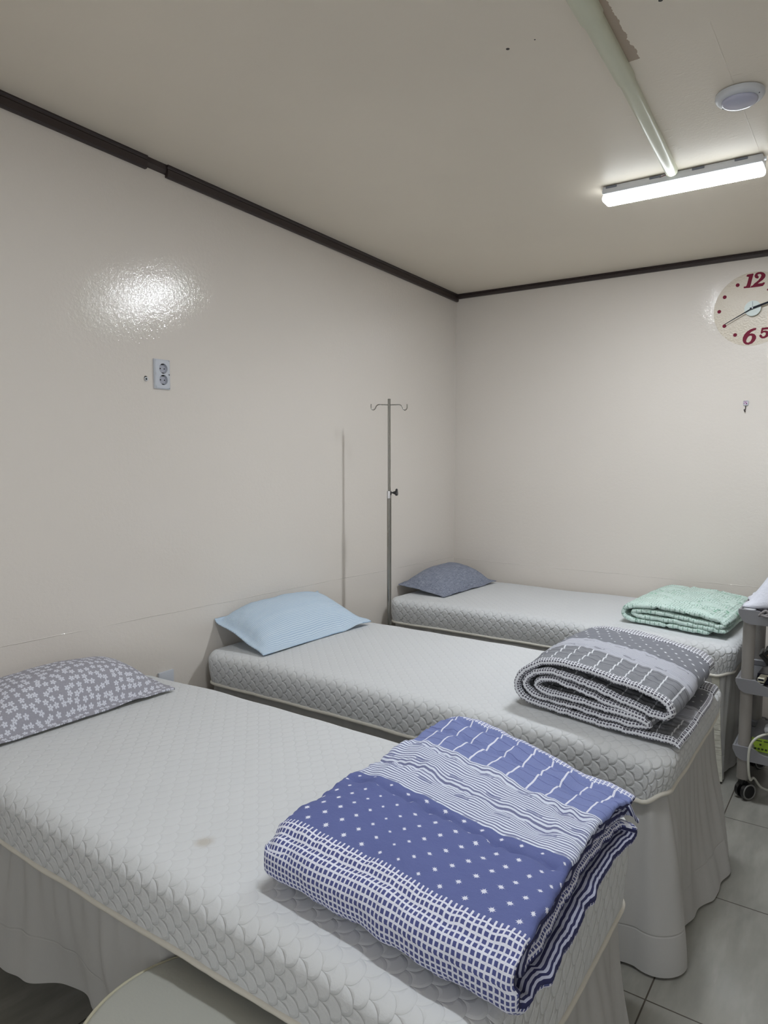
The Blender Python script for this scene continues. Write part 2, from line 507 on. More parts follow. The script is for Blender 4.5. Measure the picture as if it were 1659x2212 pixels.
two = [(0.0156, 0.1722), (0.0205, 0.1655), (0.0198, 0.1586), (0.0136, 0.1555), (0.0042, 0.1608), (0.0002, 0.1683), (0.0008, 0.1763), (0.0068, 0.1854), (0.0167, 0.189), (0.0304, 0.1886), (0.0424, 0.1834), (0.0509, 0.1743), (0.0527, 0.1651), (0.049, 0.1556), (0.0404, 0.1458), (0.0289, 0.1384), (0.0174, 0.1294), (0.0292, 0.1293), (0.0383, 0.1291), (0.0436, 0.1329), (0.0519, 0.1303), (0.0469, 0.12), (0.0408, 0.1138), (0.0244, 0.1129), (-0.0178, 0.1124), (-0.0126, 0.1228), (-0.008, 0.1222), (0.0008, 0.1321), (0.0185, 0.1458), (0.0289, 0.1584), (0.033, 0.1708), (0.0291, 0.1773), (0.0208, 0.179), (0.0145, 0.1764)]
six_o = [(0.0168, -0.1022), (0.0206, -0.1051), (0.0182, -0.1125), (0.0063, -0.1164), (-0.0036, -0.1216), (-0.0116, -0.1305), (0.0004, -0.1291), (0.0126, -0.1343), (0.0204, -0.1451), (0.0214, -0.1574), (0.015, -0.171), (0.0035, -0.1822), (-0.0139, -0.1884), (-0.028, -0.1857), (-0.0387, -0.1766), (-0.0439, -0.1638), (-0.0436, -0.1485), (-0.0358, -0.1308), (-0.0233, -0.1166), (-0.007, -0.107), (0.0058, -0.1032)]
six_i = [(-0.0084, -0.1404), (-0.0166, -0.1448), (-0.0236, -0.1564), (-0.0264, -0.1674), (-0.0228, -0.1754), (-0.0153, -0.1771), (-0.0054, -0.1703), (0.0002, -0.1575), (0.0011, -0.1464), (-0.0028, -0.1415)]
five = [(0.0462, -0.1046), (0.0789, -0.1038), (0.0784, -0.1153), (0.054, -0.1159), (0.0515, -0.1217), (0.0633, -0.1203), (0.0743, -0.1239), (0.0801, -0.1325), (0.0815, -0.1447), (0.0738, -0.155), (0.0613, -0.161), (0.0486, -0.1608), (0.0382, -0.1528), (0.0355, -0.1445), (0.0403, -0.1384), (0.0468, -0.1415), (0.0509, -0.1504), (0.0582, -0.1506), (0.0652, -0.1442), (0.0666, -0.1353), (0.0618, -0.1298), (0.0546, -0.1301), (0.0466, -0.1359), (0.041, -0.1329), (0.0431, -0.1179)]
def numeral(polys, dx=0, dz=0):
    cu = bpy.data.curves.new('numeral', 'CURVE'); cu.dimensions = '2D'; cu.fill_mode = 'BOTH'; cu.extrude = .0004
    for P in polys:
        sp = cu.splines.new('POLY'); sp.points.add(len(P) - 1); sp.use_cyclic_u = True
        for q, (a, b) in zip(sp.points, P): q.co = (a + dx, b + dz, 0, 1)
    o = bpy.data.objects.new('tmp', cu)
    me = bpy.data.meshes.new_from_object(o)
    bpy.data.objects.remove(o)
    for v in me.vertices: v.co = (v.co.x, FACE_Y - .0006 - BY + v.co.z, v.co.y)
    me.materials.append(m_red.m)
    ob = bpy.data.objects.new('numeral', me); COL.objects.link(ob); ob.parent = clk
    return ob
numeral([one]); numeral([two]); numeral([six_o, six_i]); numeral([five])
numeral([one], .112, -.026)
for a, b in ((-.0798, .1341), (-.1416, .0779), (-.1660, .0026), (-.1374, -.0776), (-.0818, -.1306)):
    bm = bmesh.new(); add_cyl(bm, (CX_ + a, FACE_Y, CZ_ + b), (CX_ + a, FACE_Y - .0008, CZ_ + b), .0098, seg=24)
    bm_obj('hour_dot', bm, m_red, clk)
bm = bmesh.new(); add_cyl(bm, (CX_, FACE_Y, CZ_), (CX_, FACE_Y - .018, CZ_), .040, seg=48)
bm_obj('hub', bm, m_hub, clk, True, 30)
def hand(name, dx, dz, w0, w1, y, tail=.012):
    d = Vector((dx, 0, dz)); L = d.length; d.normalize(); n = Vector((d.z, 0, -d.x))
    c = Vector((CX_, y, CZ_)); bm = bmesh.new()
    P = [c - d * tail + n * w0, c + d * L + n * w1, c + d * L - n * w1, c - d * tail - n * w0]
    a = [bm.verts.new(p) for p in P]; b = [bm.verts.new(p + Vector((0, -.001, 0))) for p in P]
    bm.faces.new(a); bm.faces.new(b[::-1])
    for k in range(4): bm.faces.new((a[k], a[(k + 1) % 4], b[(k + 1) % 4], b[k]))
    bmesh.ops.recalc_face_normals(bm, faces=bm.faces)
    bm_obj(name, bm, m_hand, clk)
hand('minute_hand', -.1335, -.0725, .0032, .0018, FACE_Y - .022)
hand('hour_hand', .100, .030, .0055, .0045, FACE_Y - .0245)
hand('second_hand', .0, .034, .0006, .0006, FACE_Y - .027, 0.01)
bm = bmesh.new(); add_cyl(bm, (CX_, FACE_Y - .018, CZ_), (CX_, FACE_Y - .029, CZ_), .0035, seg=16)
bm_obj('spindle', bm, m_white, clk)

# adhesive hook under the clock
hk = thing('adhesive_hook', 'tiny white adhesive hook with pink print below the clock', 'hook', (-.597, BY, 1.765))
bm = bmesh.new(); add_box(bm, (-.597, BY - .003, 1.772), (.027, .006, .027), .006, 3)
bm_obj('backing', bm, m_white, hk, True, 40)
m_pink = Mat('pink_print', lin(150, 96, 140), .5)
_x, _y, _z = m_pink.uv('Object')
m_pink.color(m_pink.mix((m_pink.noise(160, 1) - .47) * 12.0, lin(214, 206, 220), lin(132, 70, 118)))
bm = bmesh.new(); add_box(bm, (-.599, BY - .0063, 1.774), (.018, .0006, .017))
bm_obj('printed_square', bm, m_pink, hk)
m_iron = Mat('dark_metal', lin(70, 66, 64), .35, .8)
bm = bmesh.new()
add_tube(bm, catmull([(-.597, BY - .006, 1.757), (-.598, BY - .007, 1.745), (-.599, BY - .010, 1.735), (-.602, BY - .018, 1.732), (-.602, BY - .019, 1.738)], 6), .0022, 8)
bm_obj('hook_wire', bm, m_iron, hk, True)
bm = bmesh.new(); bmesh.ops.create_icosphere(bm, subdivisions=2, radius=.0035, matrix=Matrix.Translation((-.600, BY - .009, 1.727)))
bm_obj('bead', bm, m_iron, hk, True)

# ------------------------------------------------------------------ bed fabric
def quilt_cover_material(name, stain=None, r=.025):
    base = lin(212, 214, 216)
    m = Mat(name, base, .75, spec=.25)
    u, v, _ = m.uv('UV')
    p = u / r; q = v / r
    f = p.frac(); par = p.floor().mod(2.0)
    dq = (q + par).pp(1.0)
    d = (f * f + dq * dq).m('SQRT')
    edge = (d - 1.0).abs()
    groove = (edge * 4.0).clamp01().pow(.6)
    thread = (edge * 26.0).clamp01()
    crumple = m.noise(24, 4, .62, vec=m.vec)
    side = m.N.new('ShaderNodeAttribute'); side.attribute_name = 'side'
    sd = NX(m.nt, side.outputs['Fac'])
    h = groove * (.42 + sd * .75) + crumple * (.10 + sd * 1.5)
    m.bump(h, .0042, .75)
    c = m.mix((1.0 - thread) * .07, base, lin(200, 200, 196))
    if stain:
        sx, sy = stain
        dx = (u - sx) * 1.0; dy = v - sy
        rr = (dx * dx + dy * dy).m('SQRT') + (m.noise(30, 3, vec=m.vec) - .5) * .03
        c = m.mix(((.028 - rr) * 45.0).clamp01() * .5, c, lin(172, 160, 140))
    m.color(c)
    return m

m_pipe = Mat('piping_cream', lin(212, 208, 198), .7)
m_pipe.bump(m_pipe.noise(40, 2), .003, .5)
def skirt_material():
    m = Mat("skirt_cotton", lin(198, 197, 195), .8, spec=.15)
    u, v, _ = m.uv('UV')
    hem = ((v - .115).abs() * -260.0 + 1.0).clamp01()
    m.bump(hem, .0015, .8)
    m.bump(m.noise(14, 4, .6, vec=m.vec, mul=(1, .45, 1)), .006, .5)
    tr = m.N.new('ShaderNodeBsdfTranslucent'); tr.inputs[0].default_value = (*lin(222, 222, 220), 1)
    mx = m.N.new('ShaderNodeMixShader'); mx.inputs[0].default_value = .22
    out = m.N['Material Output']
    m.L.new(m.p.outputs[0], mx.inputs[1]); m.L.new(tr.outputs[0], mx.inputs[2]); m.L.new(mx.outputs[0], out.inputs[0])
    return m
m_skirt = skirt_material()
m_hem = Mat('hem_tape', lin(204, 202, 190), .8)
m_hem.bump(m_hem.noise(60, 3, mul=(.3, .3, 2)), .004, .8)
m_base = Mat('bed_base_vinyl', lin(90, 78, 66), .7)

def smooth01(t): t = max(0, min(1, t)); return t * t * (3 - 2 * t)

def make_bed(label, x0, x1, y0, y1, ztop, zside, zfoot, seed, hem, flare_foot, stain=None, head_z=0.0, pushed=None, stool_at=None, tape=None):
    """mattress cover with piping and a gathered skirt; hem(x, y) gives the hem height"""
    cx, cy = (x0 + x1) / 2, (y0 + y1) / 2
    bed = thing('treatment_bed', label, 'bed', (cx, cy, 0), 'white treatment beds')
    rc_, rt = .075, .042
    a, b = (x1 - x0) / 2 - rc_, (y1 - y0) / 2 - rc_
    H = ztop - zside
    E = rc_ - rt + rt * pi / 2 + (H - rt)
    def surf(px, py, ex, ey, extra=0.0):
        """inner point + outward excess -> point on the cover"""
        if ex >= ey:
            th = (pi / 4) * (ey / ex) if ex > 0 else 0; e = ex
        else:
            th = pi / 2 - (pi / 4) * (ex / ey); e = ey
        return th, e
    def place(ix, iy, sx, sy, th, e):
        d0 = rc_ - rt
        if e <= d0: r, dz = e, 0
        elif e <= d0 + rt * pi / 2:
            t_ = (e - d0) / rt; r = d0 + rt * sin(t_); dz = rt * (1 - cos(t_))
        else: r = rc_; dz = rt + (e - d0 - rt * pi / 2)
        foot = smooth01((cos(th) if sx > 0 else 0) * 1.3) if dz > rt * .5 else 0
        k = (ztop - zfoot) / H
        f = dz / H
        dz2 = dz * (1 + (k - 1) * foot * f)
        side = smooth01(dz / rt)
        rr = r + side * (.006 * sin(pi * min(1, f)) + .004 * nz(ix * 6 + th, iy * 6, seed) - .010 * f)
        ox, oy = cos(th) * rr * sx, sin(th) * rr * sy
        X, Y = cx + ix + ox, cy + iy + oy
        Z = ztop - dz2 + .005 * nz(X * 2.2, Y * 2.2, seed) + .0022 * nz(X * 7, Y * 7, seed + 5)
        Z -= .010 * smooth01((abs(ix + ox) - a * .55) / (a * .5)) * (1 - side * .3)
        if sx < 0: Z += head_z * smooth01((-(ix + ox) - a * .7) / (a * .4))
        if pushed: 
            X, Y, Z = pushed(X, Y, Z)
        return (X, Y, Z), side
    NE = 15
    xs = [(-a, -E * (1 - k / NE)) for k in range(NE)] + [(-a + 2 * a * k / 90, 0) for k in range(91)] + [(a, E * (k + 1) / NE) for k in range(NE)]
    ys = [(-b, -E * (1 - k / NE)) for k in range(NE)] + [(-b + 2 * b * k / 36, 0) for k in range(37)] + [(b, E * (k + 1) / NE) for k in range(NE)]
    V, UV, SD = [], [], []
    for (ix, ex) in xs:
        for (iy, ey) in ys:
            th, e = surf(ix, iy, abs(ex), abs(ey))
            if ex == 0 and ey == 0: th, e = 0, 0
            elif ey == 0: th, e = 0, abs(ex)
            elif ex == 0: th, e = pi / 2, abs(ey)
            p, sd = place(ix, iy, 1 if ex >= 0 else -1, 1 if ey >= 0 else -1, th, e)
            V.append(p); SD.append(sd)
            UV.append((cx + ix + (1 if ex >= 0 else -1) * e * cos(th), cy + iy + (1 if ey >= 0 else -1) * e * sin(th)))
    ny = len(ys); F = []
    for i in range(len(xs) - 1):
        for j in range(ny - 1):
            F.append((i * ny + j, (i + 1) * ny + j, (i + 1) * ny + j + 1, i * ny + j + 1))
    mt = mesh_obj('mattress', V, F, quilt_cover_material('quilted_cover', stain), bed, UV)
    at = mt.data.attributes.new('side', 'FLOAT', 'POINT')
    for k, s in enumerate(SD): at.data[k].value = s
    # perimeter sampler (angle-continuous) used by piping and skirt
    def perim(n_side=70, n_end=34, n_c=9):
        P = []
        def run(ix0, iy0, ix1, iy1, sx, sy, th0, th1, n):
            for k in range(n):
                t_ = k / n; P.append((ix0 + (ix1 - ix0) * t_, iy0 + (iy1 - iy0) * t_, sx, sy, th0 + (th1 - th0) * t_))
        run(-a, -b, a, -b, 1, -1, pi / 2, pi / 2, n_side)
        run(a, -b, a, -b, 1, -1, pi / 2, 0, n_c)
        run(a, -b, a, b, 1, 1, 0, 0, n_end)
        run(a, b, a, b, 1, 1, 0, pi / 2, n_c)
        run(a, b, -a, b, -1, 1, pi / 2, pi / 2, n_side)
        run(-a, b, -a, b, -1, 1, pi / 2, 0, n_c)
        run(-a, b, -a, -b, -1, -1, 0, 0, n_end)
        run(-a, -b, -a, -b, -1, -1, 0, pi / 2, n_c)
        return P
    ring = []
    for (ix, iy, sx, sy, th) in perim():
        (X, Y, Z), _ = place(ix, iy, sx, sy, th, E)
        Z += .002 * nz(X * 9, Y * 9, seed + 9)
        ring.append((X, Y, Z))
    bm = bmesh.new()
    add_tube(bm, ring, .0075, 8, True, rfun=lambda i: .0072 + .0014 * nz(i * .6, seed))
    bm_obj('piping', bm, m_pipe, mt, True)
    # skirt
    P = perim(260, 120, 14)
    S = []; s = 0; prev = None
    for (ix, iy, sx, sy, th) in P:
        (X, Y, Z), _ = place(ix, iy, sx, sy, th, E)
        nrm = Vector((cos(th) * sx, sin(th) * sy, 0))
        if prev is not None: s += (Vector((X, Y)) - prev).length
        prev = Vector((X, Y)); S.append((X, Y, Z, nrm, s))
    NZ = 26; V, UV, F = [], [], []
    for (X, Y, Z, n, s) in S:
        hm = hem(X, Y)
        top = Z - .001
        for k in range(NZ + 1):
            t_ = k / NZ; z = top + (hm - top) * t_
            # gathers: narrow pleats under the piping that merge into broad folds lower down
            ph = s * 2 * pi
            fine = sin(ph / .062 + 4.2 * nz(s * 5, seed)) * (1 - t_) ** 1.5 * .006 * (.6 + nz(s * 3, seed + 30))
            mid = (sin(ph / .21 + 5.0 * nz(s * 1.9, seed + 3)) * (.7 + .9 * nz(s * 2.7, seed + 15)) + .35 * sin(ph / .11 + 4 * nz(s * 3, seed))) * .007 * smooth01(t_ * 1.6 + .12)
            wide = nz(s * 2.6, t_ * .7, seed + 11) * .085 * t_ + nz(s * 7.5, t_ * 1.1, seed + 17) * .030 * t_
            foot = max(0, n.x)
            out = -.014 + fine + mid + wide + t_ * (.012 + flare_foot * foot)
            if n.x < -.5: out = min(out, .0)
            X2 = X + n.x * out + nz(s * 4, t_ * 3, 20 + seed) * .006 * t_; Y2 = Y + n.y * out
            if stool_at and n.y < -.3:
                q = stool_at[2] ** 2 - (X2 - stool_at[0]) ** 2
                if q > 0:
                    yb = stool_at[1] + sqrt(q); Y2 += max(0, yb - Y2) * smooth01(t_ * 8)
            V.append((X2, Y2, z)); UV.append((s, z - hm))
    n = len(S)
    for i in range(n):
        for k in range(NZ):
            A = i * (NZ + 1) + k; B = ((i + 1) % n) * (NZ + 1) + k
            F.append((A, B, B + 1, A + 1))
    sk = mesh_obj('bed_skirt', V, F, m_skirt, bed, UV)
    if tape:
        # puckered tape sewn down the skirt, following its surface
        ids = [i for i in range(n) if S[i][3].y < -.5 and tape[0] <= S[i][0] <= tape[1]]
        TV, TF = [], []
        for i in ids:
            for k in range(NZ + 1):
                v = Vector(V[i * (NZ + 1) + k]); TV.append(v + S[i][3] * (.005 + .002 * sin(k * 2.1 + i)) + Vector((.03 * k / NZ, 0, 0)))
        m2 = len(ids)
        for q in range(m2 - 1):
            for k in range(NZ):
                A = q * (NZ + 1) + k; B = A + NZ + 1
                TF.append((A, B, B + 1, A + 1))
        base_n = len(TV); TV += [v - Vector((0, -.003, 0)) for v in TV]
        TF += [tuple(base_n + a_ for a_ in f[::-1]) for f in TF]
        for k in range(NZ):
            for q0 in (0, (m2 - 1) * (NZ + 1)):
                TF.append((q0 + k, q0 + k + 1, base_n + q0 + k + 1, base_n + q0 + k))
        mesh_obj('skirt_tape', TV, TF, m_hem, sk)
    # upholstered platform hidden under the cover, standing on four legs
    bm = bmesh.new(); add_box(bm, (cx, cy, zside - .045), (x1 - x0 - .12, y1 - y0 - .12, .05), .01)
    bm_obj('bed_frame', bm, m_base, bed)
    for ax in (-1, 1):
        for ay in (-1, 1):
            bm = bmesh.new(); c = (cx + ax * ((x1 - x0) / 2 - .16), cy + ay * ((y1 - y0) / 2 - .16))
            add_box(bm, (c[0], c[1], (zside - .07) / 2), (.05, .05, zside - .07), .004)
            bm_obj('bed_leg', bm, m_base, bed)
    return bed

def hem1(x, y):
    # near bed: front side of the skirt is rucked up towards the head end
    if y < 1.1: return .012 + .16 * smooth01((-x - .55) / .5) + .05 * nz(x * 4, 2) * smooth01((-x - .9) / .4)
    return .012 + .004 * nz(x * 6, y * 6)
def hem2(x, y): return .010 + .006 * nz(x * 6, y * 6, 3)
b1 = make_bed('nearest white bed, in front, with the blue folded quilt on its foot end', -2.34, -.432, .850, 1.700, .650, .500, .425, 1.3, hem1, .03, stain=(-1.165, .985), stool_at=(-.955, .790, .236))
b2 = make_bed('middle white bed, with the grey folded quilt and light blue pillow', -2.375, -.428, 2.015, 2.865, .650, .505, .535, 7.7, hem2, .035)
b3 = make_bed('farthest white bed, along the back wall under the clock', -2.345, -.470, 3.385, 4.235, .652, .505, .52, 13.1, hem2, .0, tape=(-.565, -.530))

# ------------------------------------------------------------------ quilts
def fold_path(pts, ds=.008, it=3):
    P = [Vector((p[0], p[1])) for p in pts]
    for _ in range(it):
        Q = [P[0]]
        for a, b in zip(P, P[1:]): Q += [a * .75 + b * .25, a * .25 + b * .75]
        Q.append(P[-1]); P = Q
    out = [P[0]]; carry = 0
    L = [0]
    for a, b in zip(P, P[1:]): L.append(L[-1] + (b - a).length)
    n = int(L[-1] / ds); res = []; j = 0
    for i in range(n + 1):
        s = L[-1] * i / n
        while j < len(L) - 2 and L[j + 1] < s: j += 1
        t_ = (s - L[j]) / max(1e-9, L[j + 1] - L[j])
        res.append(P[j] + (P[j + 1] - P[j]) * t_)
    return res, L[-1]

def make_fold(name, path, w0, w1, dw, axis, T, mats, parent, puff=1.0, puck_s=(), puck_w=(), seed=0, morph=None, uvf=None, endfun=None, wave=.004, hem_t=.35):
    """folded padded sheet. path lies in the plane (path coordinate, z); extruded along the other axis.
    axis 'x': extruded along x (path runs in y).  axis 'y': extruded along y (path runs in x)."""
    C, L = path; n = len(C); W_ = w1 - w0
    ed = [0, .0012, .0035, .0068, .011, .017, .024]
    nm = int((W_ - .060) / dw)
    WS = ed + [.030 + (W_ - .060) * k / nm for k in range(nm + 1)] + [W_ - e for e in ed[::-1]]
    nw = len(WS) - 1
    V, UV = [], []
    ds = L / (n - 1)
    for sgn in (1, -1):
        for i in range(n):
            a = C[max(i - 1, 0)]; b = C[min(i + 1, n - 1)]
            t_ = (b - a).normalized(); nr = Vector((-t_.y, t_.x))
            s = i * ds
            for j in range(nw + 1):
                w = w0 + WS[j]
                ww = w
                if endfun: 
                    e0, e1 = endfun(s)
                    ww = w0 + e0 + (w1 + e1 - w0 - e0) * WS[j] / W_
                de = min(WS[j], W_ - WS[j]); de2 = min(s, L - s)
                g = lambda d, r: sqrt(max(0, 1 - (1 - min(d / r, 1)) ** 2))
                h = g(de + .0015, .022) * (hem_t + (1 - hem_t) * g(de2, .03))
                if de <= 0 or de2 <= 0: h = .05
                pk = 0
                for q in puck_s:
                    pk = max(pk, exp(-((s - q + .006 * nz(w * 9, q)) / .008) ** 2))
                for q in puck_w:
                    pk = max(pk, exp(-((w - w0 - q + .005 * nz(s * 9, q)) / .008) ** 2))
                h *= (1 - .6 * pk)
                # crinkles running off the stitch lines
                cr = 0
                for q in puck_s:
                    dd = abs(s - q); cr += exp(-(dd / .030) ** 2) * nz(w * 42, s * 14, q * 7 + seed) * .006 + exp(-(dd / .06) ** 2) * nz(w * 17, s * 12, q * 7 + seed) * .006
                for q in puck_w:
                    dd = abs(w - w0 - q); cr += exp(-(dd / .03) ** 2) * nz(s * 55, w * 10, q * 7 + seed) * .004
                cr += nz(s * 16, w * 16, seed) * .0022 + nz(s * 42, w * 42, seed + 3) * .0012
                cr += exp(-(de / .02) ** 2) * nz(s * 75, seed, 5) * .0028
                cr *= puff
                off = sgn * (T / 2 * h) + cr
                p = C[i] + nr * off
                pc, z = p.x, p.y
                ww2 = ww + exp(-(de / .02) ** 2) * nz(s * 22, seed + 8) * .006
                if axis == 'x': q3 = Vector((ww2, pc, z))
                else: q3 = Vector((pc, ww2, z))
                d3 = Vector((nz(q3.x * 6, q3.y * 6, seed + 31), nz(q3.x * 6, q3.y * 6, seed + 47), nz(q3.x * 5, q3.y * 5, seed + 59)))
                q3 += Vector((d3.x * wave, d3.y * wave, d3.z * wave * .9))
                if morph: q3 = morph(q3, s)
                wu = w - w0 + (.009 * (1 - g(de, .030))) * (-1 if WS[j] < W_ / 2 else 1)
                V.append(tuple(q3)); UV.append(uvf(s, wu) if uvf else (wu, s))
    F, FM = [], []
    N1 = n * (nw + 1)
    idx = lambda side, i, j: side * N1 + i * (nw + 1) + j
    for i in range(n - 1):
        for j in range(nw):
            F.append((idx(0, i, j), idx(0, i, j + 1), idx(0, i + 1, j + 1), idx(0, i + 1, j))); FM.append(0)
            F.append((idx(1, i, j), idx(1, i + 1, j), idx(1, i + 1, j + 1), idx(1, i, j + 1))); FM.append(1)
    for i in range(n - 1):
        F.append((idx(0, i, 0), idx(0, i + 1, 0), idx(1, i + 1, 0), idx(1, i, 0))); FM.append(2)
        F.append((idx(0, i, nw), idx(1, i, nw), idx(1, i + 1, nw), idx(0, i + 1, nw))); FM.append(2)
    for j in range(nw):
        F.append((idx(0, 0, j), idx(1, 0, j), idx(1, 0, j + 1), idx(0, 0, j + 1))); FM.append(2)
        F.append((idx(0, n - 1, j), idx(0, n - 1, j + 1), idx(1, n - 1, j + 1), idx(1, n - 1, j))); FM.append(2)
    o = mesh_obj(name, V, F, None, parent, UV, True, mats, FM)
    bm = bmesh.new(); bm.from_mesh(o.data); bmesh.ops.recalc_face_normals(bm, faces=bm.faces); bm.to_mesh(o.data); bm.free()
    return o

def patchwork(name, cols, bands, pitch=.0100, tborder=0):
    """T across the bands' length, B along the sequence of bands.
    cols: base, dark square, line, plaid base, stripe dark, stripe light, star ground"""
    m = Mat(name, cols['base'], .75, spec=.2)
    T, B, _ = m.uv('UV')
    wv = (m.noise(60, 2, vec=m.vec) - .5) * .0016
    T = T + wv; B = B + wv
    c = None
    # grid of pale lines with dark squares
    gx = (T / pitch).frac(); gy = (B / pitch).frac()
    gl = gx.lt(.34).max(gy.lt(.34))
    grid = m.mix(gl, cols['sq'], cols['line'])
    # the row of ticks that closes the grid band
    # plaid
    px = ((T + .012) / cols.get('ps', .052)).frac().lt(.085)
    jog = ((T / .1).frac().gt(.5)) * 0.0
    py = ((B + .01) / .043).frac().lt(.05)
    heather = m.noise(420, 2, .7, vec=m.vec)
    hb = m.noise(30, 3, vec=m.vec, mul=(1, 8, 1))
    pb = m.mix(heather, tuple(c_ * .80 for c_ in cols['plaid']), tuple(min(1, c_ * 1.22) for c_ in cols['plaid']))
    plaid = m.mix(py * .8, pb, cols['sq'])
    plaid = m.mix(px, plaid, cols['line'])
    # stripes with woven fish
    st = (B / cols.get('sp', .0064)).frac().lt(cols.get('sr', .5))
    stripe = m.mix(st, cols['s_lt'], cols['s_dk'])
    cu_, cv_ = .105, .062
    row = (B / cv_).floor()
    fu = ((T / cu_) + row.mod(2.0) * .5).frac() - .5; fv = (B / cv_).frac() - .5
    fx, fy = fu * cu_, fv * cv_
    body = ((fx / .0155) * (fx / .0155) + (fy / .0062) * (fy / .0062)).lt(1.0)
    tail = fx.between(.013, .024) * (fy.abs().lt((fx - .012) * .55))
    mesh_ = ((((fx + fy) / .0026).frac().lt(.55)).max(((fx - fy) / .0026).frac().lt(.4)))
    fish = body.max(tail) * mesh_
    stripe = m.mix(fish * cols.get('fish', .75), stripe, cols['sq'])
    # stars on a jittered lattice
    cell = .047
    r2 = (B / (cell * .62)).floor()
    su = (T / cell + r2 * .37).frac() - .5; sv = (B / (cell * .62)).frac() - .5
    idn = ((T / cell + r2 * .37).floor() * 12.9 + r2 * 78.2).sin().abs()
    sx = (su * cell) - (idn - .5) * .010; sy = sv * cell * .62 - ((idn * 7.3).frac() - .5) * .006
    ax_, ay_ = sx.abs(), sy.abs()
    size = .0062 + idn * .0034
    star = ((ax_ * ay_).m('SQRT') * 2.6 + ax_.max(ay_)).lt(size).max((((ax_ + ay_) * (ax_ - ay_).abs()).m('SQRT') * 1.9 + (ax_ + ay_) * .72).lt(size * .9))
    gb = m.mix(heather, tuple(c_ * .9 for c_ in cols['star']), tuple(min(1, c_ * 1.1) for c_ in cols['star']))
    gb = m.mix((hb - .4) * .4, gb, tuple(c_ * .85 for c_ in cols['star']))
    stars = m.mix(star, gb, cols['line'])
    # fringe rows of the grid over the star ground
    ticks = gx.lt(.34)
    col = grid
    kinds = {'grid': grid, 'plaid': plaid, 'stripe': stripe, 'stars': stars,
             'hash': m.mix(gl, cols['plaid'], cols['line']), 'tick_s': m.mix(ticks, gb, cols['line']),
             'edge': m.mix(((B / .0046).frac()).lt(.5), cols['sq'], cols['line'])}
    for (kind, lo, hi) in bands:
        col = m.mix(B.between(lo, hi), col, kinds[kind])
    if tborder: col = m.mix(T.lt(tborder), col, grid)
    m.color(col)
    m.bump(m.noise(700, 1, vec=m.vec), .0004, .5)
    m.bump(m.noise(22, 4, .6, vec=m.vec), .009, .65)
    return m

BLUE = dict(base=lin(112, 122, 176), sq=lin(84, 90, 142), line=lin(226, 228, 242), plaid=lin(122, 133, 182),
            s_dk=lin(122, 126, 160), s_lt=lin(222, 228, 243), star=lin(98, 107, 158), sp=.0086, sr=.46)
m_blue = patchwork('blue_patchwork', BLUE, [('edge', -1, .010), ('hash', .010, .038), ('plaid', .038, .235), ('stripe', .235, .465),
                                            ('stars', .465, .700), ('tick_s', .700, .706), ('edge', 2.9, 9)])
def binding(name, dk, lt, pitch, coord=0, duty=.5, phase=0):
    m = Mat(name, dk, .75, spec=.2); c = m.uv('UV')
    wv = (m.noise(25, 2, vec=m.vec) - .5) * .004
    m.color(m.mix(((c[coord] + wv + phase) / pitch).frac().lt(duty), dk, lt))
    m.bump(m.noise(30, 3, .6, vec=m.vec), .006, .5)
    return m
m_blue_in = binding('navy_white_lining', lin(52, 54, 92), lin(186, 190, 212), .0105, 0, .5)
m_blue_rim = binding('navy_rim', lin(48, 52, 90), lin(60, 64, 104), .01, 0, .5)

TB = .031
bp = fold_path([(1.705, .766), (1.45, .768), (1.15, .770), (1.00, .768), (.957, .752), (.940, .718), (.952, .682), (1.0, .667),
                (1.3, .668), (1.60, .668), (1.655, .674), (1.655, .695), (1.60, .700), (1.3, .700), (1.04, .700), (1.000, .706),
                (1.000, .728), (1.04, .733), (1.3, .733), (1.67, .733)], .0072, 4)
def blue_morph(p, s):
    # right-hand end sags over the bed edge and its back corner sits further forward
    u = smooth01((p.x + .95) / .55)
    k = (p.y - .94) / .77
    p = p.copy()
    p.y -= u * .105 * max(0, k) + .030 * u
    zr = (p.z - .652)
    sag = .92 - .06 * u - .12 * u * smooth01((k - .5) * 2)
    p.z = .652 + zr * sag + .010 * sin(max(0, min(1, k)) * pi) * zr / .12
    if p.z > .74: p.z -= .010 * exp(-((p.x + .95) / .05) ** 2)
    p.x += .012 * (1 - k)
    return p
def blue_end(s):
    if s < .78: return (0, -.004)
    if s < .92: return (0, .004)
    if s < 1.55: return (.004, .012)
    return (.02, -.014)
bq = tag(make_fold('folded_quilt', bp, -.955, -.408, .0078, 'x', TB, [m_blue_in, m_blue, m_blue_rim], None,
              puck_s=(.055, .135, .262, .37, .50, .70 + .035, .86), seed=2.2, morph=blue_morph, endfun=blue_end, wave=.010, puff=1.7),
         'thick blue folded quilt with stars, stripes and checks on the nearest bed', 'quilt', 'folded quilts')

V, F = [], []
for k in range(13):
    t_ = k / 12; c = Vector((-.428, 1.572, .690)).lerp(Vector((-.402, 1.590, .678)), t_)
    wd = .020 * sin(pi * (t_ * .86 + .14)) + .001
    for a in range(8):
        an = 2 * pi * a / 8
        V.append(c + Vector((-.45, .75, .35)).normalized() * (wd * cos(an)) + Vector((0, 0, 1)) * (.004 * sin(an) + .010 * sin(t_ * 5)))
for k in range(12):
    for a in range(8): F.append((k * 8 + a, k * 8 + (a + 1) % 8, (k + 1) * 8 + (a + 1) % 8, (k + 1) * 8 + a))
mesh_obj('corner_flap', V, F, m_blue_in, bq, [((v.x + v.y) * .8, v.z) for v in V])
GREY = dict(base=lin(118, 118, 124), sq=lin(92, 90, 102), line=lin(220, 222, 228), plaid=lin(136, 138, 144),
            s_dk=lin(150, 152, 162), s_lt=lin(196, 198, 208), star=lin(126, 128, 136), sp=.0042, sr=.35, fish=.6, ps=.050)
